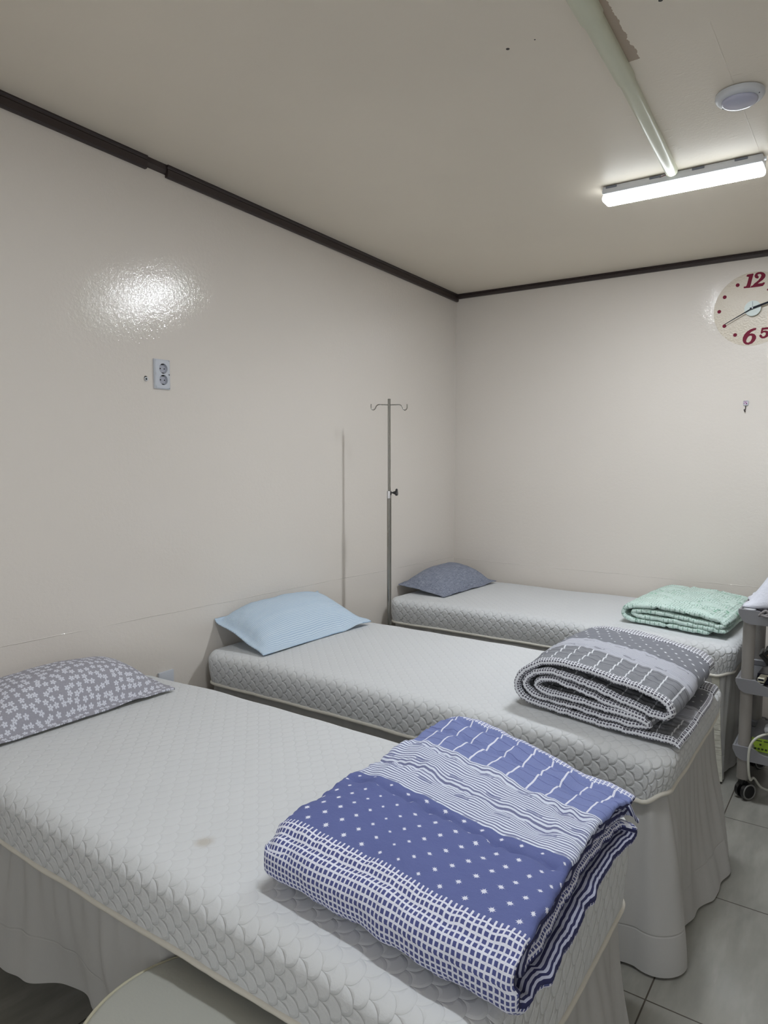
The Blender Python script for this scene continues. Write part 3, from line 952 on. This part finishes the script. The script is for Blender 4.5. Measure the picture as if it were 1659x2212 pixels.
gb_ = [('plaid', .030, .175), ('stripe', .175, .310), ('stars', .310, .520)]
m_grey = patchwork('grey_patchwork', GREY, gb_, .0102)
m_grey_in = patchwork('grey_patchwork_inside', GREY, gb_, .0102, .022)
m_grey_rim = patchwork('grey_rim', GREY, [], .0102)
TG = .0235
gp = fold_path([(-.410, .646), (-.422, .658), (-.450, .663), (-.60, .664), (-.85, .666), (-.930, .676), (-.968, .705), (-.958, .752),
                (-.920, .790), (-.86, .818), (-.78, .824), (-.62, .812), (-.50, .790), (-.452, .766), (-.446, .738), (-.475, .722), (-.56, .742),
                (-.72, .782), (-.84, .793), (-.905, .775), (-.938, .738), (-.925, .702), (-.88, .690), (-.75, .690), (-.60, .687), (-.520, .684), (-.508, .697), (-.54, .711),
                (-.70, .716), (-.84, .714), (-.895, .722), (-.900, .742), (-.865, .762), (-.80, .764), (-.66, .738), (-.52, .712)], .0072, 4)
def grey_morph(p, s):
    p = p.copy()
    k = (p.y - 2.13) / .6
    zr = p.z - .652
    p.z = .652 + zr * (1.0 + .04 * sin(k * pi) - .06 * smooth01((k - .7) * 3))
    if s < .12:
        p.z += .004 * smooth01(k) * (1 - s / .12); p.x -= .012 * (1 - s / .12)
    p.y += .05 * smooth01((-p.x - .45) / .5)  - .025
    return p
gq = tag(make_fold('folded_quilt', gp, 2.130, 2.735, .0080, 'y', TG, [m_grey, m_grey_in, m_grey_rim], None,
              puck_w=(.035, .062, .110, .150, .215, .30, .52), seed=5.1, morph=grey_morph, uvf=lambda s, w: (s, w), wave=.010, puff=1.25,
              endfun=lambda s: (.015 * nz(s * 3, 9), .01 * nz(s * 3, 4))),
         'grey folded quilt with plaid and checks, loosely rolled on the middle bed', 'quilt', 'folded quilts')

def mint_material():
    base = lin(176, 206, 196)
    m = Mat('mint_quilt_print', base, .8, spec=.2)
    T, B, _ = m.uv('UV')
    dx = (T / .0115).frac() - .5; dy = (B / .0125 + (T / .0115).floor() * .5).frac() - .5
    keep = m.noise(12, 2, vec=m.vec).gt(.46)
    dot = ((dx * dx + dy * dy).m('SQRT')).lt(.26) * keep
    c = m.mix(m.noise(6, 2, vec=m.vec), lin(196, 220, 212), lin(216, 232, 225))
    c = m.mix(dot * .6, c, lin(84, 132, 112))
    leaf = ((m.noise(34, 3, .6, vec=m.vec, mul=(1, .6, 1)) - .60) * 18.0).clamp01()
    area = ((m.noise(4, 2, vec=m.vec) - .42) * 8.0).clamp01()
    c = m.mix(leaf * area * .75, c, lin(104, 176, 142))
    line = ((m.noise(20, 1, vec=m.vec) - .5).abs().lt(.006)) * area
    c = m.mix(line * .6, c, lin(60, 120, 96))
    m.color(c)
    m.bump(((T / .011).frac() - .5).abs(), .003, .5)
    m.bump(m.noise(70, 3, .6, vec=m.vec), .006, .7)
    return m
m_mint = mint_material()
TM = .024
mp = fold_path([(-.585, .665), (-.75, .666), (-.93, .668), (-.985, .680), (-1.002, .706), (-.985, .732), (-.92, .745), (-.75, .746), (-.60, .738), (-.535, .726),
                (-.518, .708), (-.545, .700), (-.62, .708), (-.80, .718), (-.93, .720), (-.962, .706), (-.93, .692), (-.80, .692), (-.62, .688), (-.515, .678)], .0075, 4)
def mint_morph(p, s):
    p = p.copy(); k = (p.y - 3.5) / .64
    p.z = .653 + (p.z - .652) * (1.04 + .05 * sin(k * pi))
    p.x += .045 * k - .012
    p.y += .06 * smooth01((-p.x - .5) / .5) - .03
    return p
mq = tag(make_fold('folded_quilt', mp, 3.515, 4.150, .010, 'y', TM, [m_mint, m_mint, m_mint], None,
              puck_w=(.03, .15, .3, .45, .6), puck_s=(.2, .6, .75, .9), seed=9.4, morph=mint_morph, uvf=lambda s, w: (s, w), wave=.006),
         'mint green folded quilt with small leaf print on the farthest bed', 'quilt', 'folded quilts')

# ------------------------------------------------------------------ pillows
def make_pillow(name, c, lx, ly, rot, t, flange, mat, label, corners, seed=0, pinch=.05, back=None, n=(44, 64)):
    """corners: height offsets at (-x-y, +x-y, +x+y, -x+y)"""
    nx, ny = n; V, UV = [], []
    R = Matrix.Rotation(rot, 3, 'Z')
    def row(sgn):
        for i in range(nx + 1):
            for j in range(ny + 1):
                u = -1 + 2 * i / nx; v = -1 + 2 * j / ny
                fu = 1 - 2 * flange / lx; fv = 1 - 2 * flange / ly
                a = min(1, abs(u) / fu); b = min(1, abs(v) / fv)
                f = (max(0, 1 - a ** 2.6) ** .62) * (max(0, 1 - b ** 2.8) ** .62)
                x = u * lx / 2 * (1 - pinch * (1 - v * v) * abs(u) ** 2)
                y = v * ly / 2 * (1 - pinch * .8 * (1 - u * u) * abs(v) ** 2)
                h = t * f
                zz = (h * .82 if sgn > 0 else -h * .18)
                fl = max(abs(u) - fu, 0) / (1 - fu + 1e-6) + max(abs(v) - fv, 0) / (1 - fv + 1e-6)
                rip = nz(x * 9, y * 9, seed) * .006 + nz(x * 28, y * 28, seed + 2) * .003 * (1 - f * .6)
                zz += rip * (1 if sgn > 0 else .4) + (.0022 if sgn > 0 else -.0022) * (1 if fl > 0 else 0)
                zz += .012 * nz(x * 8 + 40, y * 8, seed + 6) * min(1, fl * 1.2)
                cu, cv = (u + 1) / 2, (v + 1) / 2
                base = (corners[0] * (1 - cu) * (1 - cv) + corners[1] * cu * (1 - cv) + corners[2] * cu * cv + corners[3] * (1 - cu) * cv)
                if i in (0, nx) or j in (0, ny): zz = zz if sgn > 0 else zz
                p = R @ Vector((x, y, 0)); z = c[2] + base + zz
                z = max(z, c[2] - .002 + .004 * (sgn > 0))
                X = c[0] + p.x
                if X < WX + .03: X = WX + .006 + .024 * exp((X - WX - .03) / .024)
                sx_, sy_ = (1 if x > 0 else -1), (1 if y > 0 else -1)
                V.append((X, c[1] + p.y, z)); UV.append((x + sx_ * .45 * t * (1 - f) * abs(u), y + sy_ * .30 * t * (1 - f) * abs(v)))
    row(1); row(-1)
    N1 = (nx + 1) * (ny + 1); F = []
    k = lambda s, i, j: s * N1 + i * (ny + 1) + j
    FM = []
    for i in range(nx):
        for j in range(ny):
            F.append((k(0, i, j), k(0, i + 1, j), k(0, i + 1, j + 1), k(0, i, j + 1))); FM.append(0)
            F.append((k(1, i, j), k(1, i, j + 1), k(1, i + 1, j + 1), k(1, i + 1, j))); FM.append(1 if back else 0)
    for i in range(nx):
        F.append((k(0, i, 0), k(1, i, 0), k(1, i + 1, 0), k(0, i + 1, 0))); F.append((k(0, i, ny), k(0, i + 1, ny), k(1, i + 1, ny), k(1, i, ny))); FM += [0, 0]
    for j in range(ny):
        F.append((k(0, 0, j), k(0, 0, j + 1), k(1, 0, j + 1), k(1, 0, j))); F.append((k(0, nx, j), k(1, nx, j), k(1, nx, j + 1), k(0, nx, j + 1))); FM += [0, 0]
    o = mesh_obj(name, V, F, mat, None, UV, True, [mat, back] if back else [mat], FM)
    return tag(o, label, 'pillow', 'pillows on the beds')

def floral_material():
    m = Mat('floral_cotton', lin(150, 148, 158), .8, spec=.2)
    u, v, _ = m.uv('UV')
    S = 40.0
    def layer(shift, rnd):
        mp_ = m.N.new('ShaderNodeMapping'); mp_.inputs['Scale'].default_value = (S, S, 1); mp_.inputs['Location'].default_value = (shift, shift * 1.7, 0)
        m.L.new(m.vec, mp_.inputs[0])
        vo = m.N.new('ShaderNodeTexVoronoi'); vo.voronoi_dimensions = '2D'; vo.inputs['Scale'].default_value = 1.0; vo.inputs['Randomness'].default_value = rnd
        m.L.new(mp_.outputs[0], vo.inputs['Vector'])
        a = m.N.new('ShaderNodeSeparateXYZ'); b = m.N.new('ShaderNodeSeparateXYZ')
        m.L.new(mp_.outputs[0], a.inputs[0]); m.L.new(vo.outputs['Position'], b.inputs[0])
        dx = NX(m.nt, a.outputs[0]) - NX(m.nt, b.outputs[0]); dy = NX(m.nt, a.outputs[1]) - NX(m.nt, b.outputs[1])
        sc = m.N.new('ShaderNodeSeparateColor'); m.L.new(vo.outputs['Color'], sc.inputs[0])
        rot = NX(m.nt, sc.outputs[0]) * 6.28
        ang = dy.m('ARCTAN2', dx) * 2.5 + rot
        r = (dx * dx + dy * dy).m('SQRT')
        pet = .13 + ang.cos().abs().pow(.7) * .27
        return r.lt(pet) * r.gt(.055)
    f = layer(0, .55)
    bg = m.mix(m.noise(200, 2, vec=m.vec), lin(150, 149, 160), lin(168, 167, 176))
    m.color(m.mix(f, bg, lin(214, 216, 226)))
    m.bump(m.noise(18, 4, .6, vec=m.vec), .01, .5)
    return m
def ribbed_blue():
    m = Mat('ribbed_blue_cotton', lin(150, 182, 212), .85, spec=.15)
    u, v, _ = m.uv('UV')
    rib = (u / .0085 + (m.noise(40, 1, vec=m.vec) - .5) * .4).frac()
    dash = (v / .0040 + (u / .0085).floor() * .5).frac().lt(.5)
    band = m.noise(34, 2, vec=m.vec, mul=(1, .04, 1))
    c = m.mix(rib.lt(.5) * dash, lin(214, 227, 238), lin(132, 168, 204))
    c = m.mix((band - .3) * .7, c, lin(174, 198, 220))
    m.color(c)
    m.bump((rib - .5).abs(), .0015, .5); m.bump(m.noise(20, 4, .6, vec=m.vec), .008, .4)
    return m
def chambray():
    m = Mat('slate_chambray', lin(112, 116, 130), .85, spec=.15)
    u, v, _ = m.uv('UV')
    a = m.noise(300, 2, .6, vec=m.vec, mul=(1, .08, 1)); b = m.noise(300, 2, .6, vec=m.vec, mul=(.08, 1, 1))
    m.color(m.mix(((a + b - .8) * 2.2).clamp01(), lin(112, 118, 134), lin(160, 165, 180)))
    m.bump(m.noise(18, 4, .6, vec=m.vec), .008, .4)
    return m
m_cream = Mat('pillow_back_cream', lin(190, 188, 178), .85)
make_pillow('pillow', (-2.195, 1.245, .657), .340, .690, radians(-2), .140, .030, floral_material(), 'grey pillow with small white flowers on the nearest bed',
            (.035, .004, .002, .040), seed=3, back=m_cream)
make_pillow('pillow', (-2.225, 2.440, .655), .375, .700, radians(-4), .118, .030, ribbed_blue(), 'light blue ribbed pillow on the middle bed, leaning against the left wall',
            (.105, -.002, .010, .110), seed=11)
make_pillow('pillow', (-2.195, 3.860, .657), .350, .610, radians(-4), .118, .026, chambray(), 'slate grey plain pillow on the farthest bed in the corner',
            (.040, -.002, .008, .075), seed=17)

# ------------------------------------------------------------------ drip stand
m_steel = Mat('brushed_steel', lin(150, 148, 142), .28, 1.0)
m_steel.rough(m_steel.noise(40, 2, mul=(1, 1, .1)) * .25 + .15)
m_chrome = Mat('chrome', lin(205, 205, 208), .12, 1.0)
m_black = Mat('black_plastic', (.012, .012, .013), .35)
PX, PY = -2.088, 3.045
st = thing('drip_stand', 'tall thin steel drip stand with two hooks between the middle and farthest beds', 'drip stand', (PX, PY, 0))
bm = bmesh.new(); add_cyl(bm, (PX, PY, .06), (PX - .003, PY, 1.27), .0118, seg=24); bm_obj('lower_tube', bm, m_steel, st, True, 40)
bm = bmesh.new(); add_cyl(bm, (PX - .003, PY, 1.20), (PX - .005, PY, 1.779), .0074, seg=20); bm_obj('upper_tube', bm, m_steel, st, True, 40)
bm = bmesh.new(); add_cyl(bm, (PX - .003, PY, 1.262), (PX - .003, PY, 1.300), .0135, seg=24); col_ = bm_obj('clamp_collar', bm, m_chrome, st, True, 40)
rtv = Vector((cos(_yaw), sin(_yaw), 0)); rtv = Vector((.92, .39, 0)).normalized()
kc = Vector((PX - .003, PY, 1.291))
bm = bmesh.new()
add_cyl(bm, kc + rtv * .010, kc + rtv * .026, .004, seg=12)
add_cyl(bm, kc + rtv * .020, kc + rtv * .036, .005, .012, seg=16)
bm_obj('knob_neck', bm, m_black, st, True, 40)
bm = bmesh.new()
up_ = Vector((0, 0, 1)); sd_ = rtv.cross(up_)
n0 = kc + rtv * .039
pts = []
for k in range(48):
    a = 2 * pi * k / 48; r = .0175 + .0042 * cos(3 * a)
    pts.append((a, r))
ringA = [bm.verts.new(n0 - rtv * .0045 + (up_ * cos(a) + sd_ * sin(a)) * r * .86) for a, r in pts]
ringB = [bm.verts.new(n0 - rtv * .002 + (up_ * cos(a) + sd_ * sin(a)) * r) for a, r in pts]
ringC = [bm.verts.new(n0 + rtv * .003 + (up_ * cos(a) + sd_ * sin(a)) * r) for a, r in pts]
ringD = [bm.verts.new(n0 + rtv * .006 + (up_ * cos(a) + sd_ * sin(a)) * r * .84) for a, r in pts]
for A, B in ((ringA, ringB), (ringB, ringC), (ringC, ringD)):
    for k in range(48): bm.faces.new((A[k], A[(k + 1) % 48], B[(k + 1) % 48], B[k]))
bm.faces.new(ringA[::-1]); bm.faces.new(ringD)
bmesh.ops.recalc_face_normals(bm, faces=bm.faces)
bm_obj('clamp_knob', bm, m_black, st, True, 40)
# hooks: they turn away from the camera's plane
hc = Vector((PX - .005, PY, 1.748))
for s, d in ((-1, Vector((-.80, -.60, 0)).normalized()), (1, Vector((.80, .60, 0)).normalized())):
    P = [hc, hc + d * .035 + up_ * .001, hc + d * .055 + up_ * .001, hc + d * .066 - up_ * .006, hc + d * .073 - up_ * .020,
         hc + d * .083 - up_ * .0265, hc + d * .092 - up_ * .019, hc + d * .094 - up_ * .006, hc + d * .093 + up_ * .004]
    bm = bmesh.new(); add_tube(bm, catmull(P, 6), .0029, 10); bm_obj('hook', bm, m_steel, st, True)
for a in (radians(14), radians(166), radians(194), radians(346)):
    d = Vector((cos(a), sin(a), 0))
    bm = bmesh.new()
    add_tube(bm, [Vector((PX, PY, .085)) + d * .008, Vector((PX, PY, .080)) + d * .10, Vector((PX, PY, .062)) + d * .20], .009, 10)
    lg = bm_obj('leg', bm, m_steel, st, True)
    bm = bmesh.new(); q = Vector((PX, PY, .026)) + d * .20
    add_cyl(bm, q - d.cross(up_) * .010, q + d.cross(up_) * .010, .026, seg=20)
    bm_obj('caster', bm, m_black, lg, True, 40)

# ------------------------------------------------------------------ stool
m_vinyl = Mat('stool_vinyl', lin(170, 171, 164), .42)
m_vinyl.bump(m_vinyl.noise(160, 2), .0008, .4)
m_welt = Mat('stool_welt', lin(186, 182, 160), .5)
SX, SY, SR = -.955, .790, .222
sl = thing('stool', 'round stool with pale padded vinyl seat tucked under the near bed edge', 'stool', (SX, SY, 0))
bm = bmesh.new()
add_lathe(bm, (SX, SY, 0), [(SR * .97, .385), (SR, .392), (SR, .435)] + [(SR * (1 - .0) - .018 + .018 * cos(k * pi / 12), .435 + .018 * sin(k * pi / 12)) for k in range(1, 7)] + [(SR * .6, .461), (SR * .2, .465), (.005, .466)], 64)
bm_obj('seat', bm, m_vinyl, sl, True, 50)
bm = bmesh.new(); add_tube(bm, [(SX + (SR + .001) * cos(2 * pi * k / 72), SY + (SR + .001) * sin(2 * pi * k / 72), .443) for k in range(72)], .0042, 8, True)
bm_obj('welt', bm, m_welt, sl, True)
bm = bmesh.new(); add_cyl(bm, (SX, SY, .10), (SX, SY, .39), .025, seg=24); bm_obj('column', bm, m_chrome, sl, True, 40)
for k in range(5):
    a = 2 * pi * k / 5 + .3; d = Vector((cos(a), sin(a), 0))
    bm = bmesh.new(); add_tube(bm, [Vector((SX, SY, .105)), Vector((SX, SY, .085)) + d * .11, Vector((SX, SY, .062)) + d * .19], .014, 10)
    lg = bm_obj('leg', bm, m_chrome, sl, True)
    bm = bmesh.new(); q = Vector((SX, SY, .026)) + d * .19
    add_cyl(bm, q - d.cross(up_) * .014, q + d.cross(up_) * .014, .026, seg=20)
    bm_obj('caster', bm, m_black, lg, True, 40)

# ------------------------------------------------------------------ cart
m_tray = Mat('cart_tray_grey', lin(128, 128, 132), .38)
m_tray.bump(m_tray.noise(500, 1), .0004, .5)
m_post = Mat('cart_post_grey', lin(142, 138, 134), .5)
m_post2 = Mat('caster_black', (.010, .010, .011), .3)
m_ring = Mat('caster_ring_grey', lin(118, 118, 116), .4)
CX0, CX1, CY0, CY1 = -.452, .16, 3.295, 3.74
ct = thing('utility_cart', 'grey plastic three shelf trolley at the foot of the farthest bed', 'trolley', ((CX0 + CX1) / 2, (CY0 + CY1) / 2, 0))
def tray(ztop, hgt=.060):
    bm = bmesh.new()
    # rim outline with a lower lip in the middle of the long front side; rounded underside corners
    def wallx(y, ins):
        pts_top = []
        n = 40
        A = [];
        for k in range(n + 1):
            x = CX0 + (CX1 - CX0) * k / n
            e = min(x - CX0, CX1 - x)
            lip = smooth01((e - .075) / .045) * .022
            r = .050
            bot = hgt - (0 if e >= r else (r - sqrt(max(0, r * r - (r - e) ** 2))) * .9)
            A.append((x, ztop - lip, ztop - bot))
        return A
    for y, th in ((CY0, .010), (CY1, -.010)):
        A = wallx(y, 0)
        f = [(bm.verts.new((x, y, zt)), bm.verts.new((x, y, zb)), bm.verts.new((x, y + th, zt)), bm.verts.new((x, y + th, zb))) for x, zt, zb in A]
        for p, q in zip(f, f[1:]):
            bm.faces.new((p[0], q[0], q[1], p[1])); bm.faces.new((p[2], p[3], q[3], q[2]))
            bm.faces.new((p[0], p[2], q[2], q[0])); bm.faces.new((p[1], q[1], q[3], p[3]))
        bm.faces.new((f[0][0], f[0][1], f[0][3], f[0][2])); bm.faces.new((f[-1][0], f[-1][2], f[-1][3], f[-1][1]))
    for x in (CX0 + .005, CX1 - .005):
        add_box(bm, (x, (CY0 + CY1) / 2, ztop - .012), (.010, CY1 - CY0 - .02, .024), .002, 1)
    add_box(bm, ((CX0 + CX1) / 2, (CY0 + CY1) / 2, ztop - .036), (CX1 - CX0 - .02, CY1 - CY0 - .02, .008))
    for px in (CX0 + .040, CX1 - .040):
        for py in (CY0 + .040, CY1 - .040):
            add_box(bm, (px, py, ztop - .018), (.074, .074, .030), .004, 1)
    bmesh.ops.recalc_face_normals(bm, faces=bm.faces)
    return bm_obj('shelf', bm, m_tray, ct)
Z3, Z2, Z1 = .838, .537, .240
for z in (Z3, Z2, Z1): tray(z)
for px in (CX0 + .040, CX1 - .040):
    for py in (CY0 + .038, CY1 - .038):
        bm = bmesh.new()
        add_cyl(bm, (px, py, .088), (px, py, Z3 - .03), .0245, .0245, seg=32)
        bm_obj('post', bm, m_post, ct, True, 40)
        for zz in (Z3,):
            bm = bmesh.new(); add_lathe(bm, (px, py, zz - .003), [(.026, 0), (.026, .004), (.022, .006), (.004, .006)], 32)
            bm_obj('post_cap', bm, m_white, ct, True, 40)
        for s in (-1, 1):
            bm = bmesh.new()
            q = Vector((px + .012, py, .036)); ax = Vector((.62, .78, 0)).normalized(); ax = Vector((.80, -.60, 0)).normalized()
            add_cyl(bm, q + ax * (s * .016 - .008), q + ax * (s * .016 + .008), .036, seg=36)
            wh = bm_obj('caster_wheel', bm, m_post2, ct, True, 40)
            bm = bmesh.new()
            e1 = ax.cross(up_).normalized()
            add_tube(bm, [q + ax * (s * .016 + s * .0075) + (e1 * cos(2 * pi * k / 40) + up_ * sin(2 * pi * k / 40)) * .0315 for k in range(40)], .0038, 8, True)
            bm_obj('wheel_rim', bm, m_ring, wh, True)
        bm = bmesh.new(); add_cyl(bm, (px, py, .060), (px, py, .090), .012, seg=16); bm_obj('caster_stem', bm, m_post2, ct, True, 40)

# white towel heaped on the top shelf
m_towel = Mat('towel_white', lin(214, 216, 226), .9, spec=.1)
m_towel.bump(m_towel.noise(90, 3, .6), .004, .6)
V, F, n1, n2 = [], [], 44, 30
for i in range(n1 + 1):
    for j in range(n2 + 1):
        u, v = i / n1, j / n2
        x = -.440 + .46 * u + .02 * nz(v * 4, 2) * (1 - u); y = 3.318 + .36 * v + .02 * nz(u * 5, 7)
        e = smooth01(min(u / .34, 1)) ** .8 * smooth01(min(v, 1 - v) / .18 + .25)
        z = Z3 + .012 + .185 * e * (1 - .25 * abs(v - .5)) * (1 - .25 * smooth01((u - .75) * 4)) + .010 * nz(x * 12, y * 12) * e
        V.append((x, y, z))
N1 = len(V)
V += [(x, y, Z3 + .0065) for x, y, z in V]
idx = lambda s, i, j: s * N1 + i * (n2 + 1) + j
for i in range(n1):
    for j in range(n2):
        F.append((idx(0, i, j), idx(0, i + 1, j), idx(0, i + 1, j + 1), idx(0, i, j + 1)))
        F.append((idx(1, i, j), idx(1, i, j + 1), idx(1, i + 1, j + 1), idx(1, i + 1, j)))
for i in range(n1):
    F.append((idx(0, i, 0), idx(1, i, 0), idx(1, i + 1, 0), idx(0, i + 1, 0))); F.append((idx(0, i, n2), idx(0, i + 1, n2), idx(1, i + 1, n2), idx(1, i, n2)))
for j in range(n2):
    F.append((idx(0, 0, j), idx(0, 0, j + 1), idx(1, 0, j + 1), idx(1, 0, j))); F.append((idx(0, n1, j), idx(1, n1, j), idx(1, n1, j + 1), idx(0, n1, j + 1)))
tag(mesh_obj('towel', V, F, m_towel), 'white towel heaped on the top shelf of the grey trolley', 'towel')

# crumpled dark pouch with a pale twist on the rim of the top shelf
m_dark = Mat('dark_cloth', lin(40, 38, 44), .6)
m_twist = Mat('grey_twist', lin(132, 128, 128), .55)
pc = thing('pouch', 'small dark pouch with a grey twisted knot at the front of the top trolley shelf', 'pouch', (-.352, 3.308, Z3 - .02))
def blob(name, c, s, mat, parent, seed, amp=.35, sub=4):
    bm = bmesh.new(); bmesh.ops.create_icosphere(bm, subdivisions=sub, radius=1)
    for v in bm.verts:
        k = 1 + amp * nz(v.co.x * 1.6 + seed, v.co.y * 1.6, v.co.z * 1.6) + amp * .4 * nz(v.co.x * 4 + seed, v.co.y * 4, v.co.z * 4)
        v.co = Vector((v.co.x * s[0] * k, v.co.y * s[1] * k, v.co.z * s[2] * k)) + Vector(c)
    return bm_obj(name, bm, mat, parent, True)
blob('pouch_body', (-.348, 3.318, Z3 - .004), (.040, .016, .017), m_dark, pc, 3)
bm = bmesh.new()
add_tube(bm, catmull([(x_ - .022, y_, z_) for x_, y_, z_ in [(-.352, 3.288, Z3 - .018), (-.340, 3.286, Z3 - .004), (-.326, 3.288, Z3 + .006), (-.316, 3.288, Z3 - .004), (-.328, 3.286, Z3 - .014), (-.342, 3.284, Z3 - .012), (-.322, 3.284, Z3 - .018), (-.306, 3.286, Z3 - .010)]], 6), .0055, 10)
bm_obj('pouch_knot', bm, m_twist, pc, True)

# slim boxes and cases on the middle shelf
m_case = Mat('navy_black_case', lin(22, 24, 40), .3)
m_case2 = Mat('black_case', lin(18, 17, 18), .3)
m_tan = Mat('tan_edge', lin(136, 112, 74), .6)
m_ivory = Mat('ivory_box', lin(206, 202, 180), .5)
def slab(name, c, s, rot, mat, label, cat, group=None, stripe=None):
    t = thing(name, label, cat, c, group)
    R = rot
    bm = bmesh.new(); add_box(bm, c, s, .002, 1, None)
    bmesh.ops.rotate(bm, verts=bm.verts, cent=c, matrix=R)
    bm_obj('box_body', bm, mat, t, True, 30)
    if stripe:
        bm = bmesh.new(); add_box(bm, (c[0], c[1] - s[1] / 2 - .0006, c[2] + s[2] * .15), (s[0] * .82, .0012, s[2] * .4))
        bmesh.ops.rotate(bm, verts=bm.verts, cent=c, matrix=R)
        bm_obj('box_label', bm, stripe, t)
    return t
RZ = lambda a: Matrix.Rotation(radians(a), 3, 'Z')
RYZ = lambda b, a: Matrix.Rotation(radians(a), 3, 'Z') @ Matrix.Rotation(radians(b), 3, 'Y')
zb = Z2 - .032
slab('flat_case', (-.300, 3.435, zb + .012), (.170, .130, .022), RZ(2), m_case, 'flat dark blue case at the bottom of the pile on the middle trolley shelf', 'case', 'boxes on the middle shelf')
slab('flat_case', (-.296, 3.440, zb + .0345), (.160, .120, .020), RZ(-3), m_case, 'flat dark blue case second from the bottom on the middle trolley shelf', 'case', 'boxes on the middle shelf', m_ivory)
slab('small_box', (-.3555, 3.343, zb + .033), (.026, .060, .020), RZ(-3), m_ivory, 'tiny ivory box at the front of the middle trolley shelf', 'box', 'boxes on the middle shelf', m_case)
slab('card_case', (-.3585, 3.335, zb + .0115), (.030, .070, .021), RZ(0), m_case2, 'small black case under the tiny ivory box on the middle trolley shelf', 'case', 'boxes on the middle shelf')
slab('leaning_case', (-.345, 3.450, zb + .092), (.016, .110, .090), RYZ(-42, 2), m_case2, 'black case leaning at a steep tilt on the pile on the middle trolley shelf', 'case', 'boxes on the middle shelf')
slab('leaning_case', (-.318, 3.450, zb + .104), (.018, .110, .105), RYZ(-44, 2), m_case2, 'black case with tan edge leaning behind the other black case on the trolley', 'case', 'boxes on the middle shelf', m_tan)

# green carton and pale cable on the bottom shelf
m_green = Mat('green_carton', lin(160, 190, 62), .5)
m_cartop = Mat('carton_top_grey', lin(120, 122, 126), .5)
m_print = Mat('dark_print', lin(50, 66, 30), .5)
zc1 = Z1 - .032
gc = thing('carton', 'lime green carton with grey lid on the bottom shelf of the trolley', 'carton', (-.340, 3.480, zc1))
bm = bmesh.new(); add_box(bm, (-.340, 3.480, zc1 + .031), (.094, .240, .060), .001, 1); bmesh.ops.rotate(bm, verts=bm.verts, cent=(-.340, 3.480, zc1), matrix=RZ(0)); bm_obj('carton_body', bm, m_green, gc)
bm = bmesh.new(); add_box(bm, (-.340, 3.480, zc1 + .0625), (.095, .241, .003)); bmesh.ops.rotate(bm, verts=bm.verts, cent=(-.340, 3.480, zc1), matrix=RZ(0)); bm_obj('carton_lid', bm, m_cartop, gc)
for k, (dx, dz, ww, hh) in enumerate(((-.022, .050, .030, .004), (.008, .050, .016, .004), (-.012, .034, .008, .008), (-.032, .014, .010, .008), (-.018, .014, .009, .008), (-.004, .014, .009, .008), (.010, .014, .009, .008))):
    bm = bmesh.new(); add_box(bm, (-.340 + dx, 3.480 - .1205, zc1 + dz), (ww, .001, hh)); bmesh.ops.rotate(bm, verts=bm.verts, cent=(-.340, 3.480, zc1), matrix=RZ(0)); bm_obj('carton_print', bm, m_print, gc)
m_cable = Mat('cable_offwhite', lin(196, 196, 186), .4)
bm = bmesh.new()
add_tube(bm, catmull([(-.10, 3.62, .006), (-.22, 3.52, .006), (-.30, 3.46, .007), (-.345, 3.41, .030), (-.372, 3.365, .084), (-.380, 3.315, .094), (-.385, 3.288, .145), (-.387, 3.282, .21), (-.382, 3.283, .255), (-.368, 3.290, .284), (-.345, 3.305, .302), (-.310, 3.34, .308), (-.26, 3.40, .300), (-.20, 3.42, .285)], 8), .0052, 10)
tag(bm_obj('power_cable', bm, m_cable, None, True), 'off-white cable looping out over the front of the bottom trolley shelf', 'cable')
bm = bmesh.new()
add_box(bm, (-.318, 3.44, zc1 + .082), (.060, .07, .034), .015, 3)
tag(bm_obj('power_adapter', bm, m_white, None, True, 40), 'white rounded adapter lying on the green carton on the bottom trolley shelf', 'adapter')
# clear bag hung behind
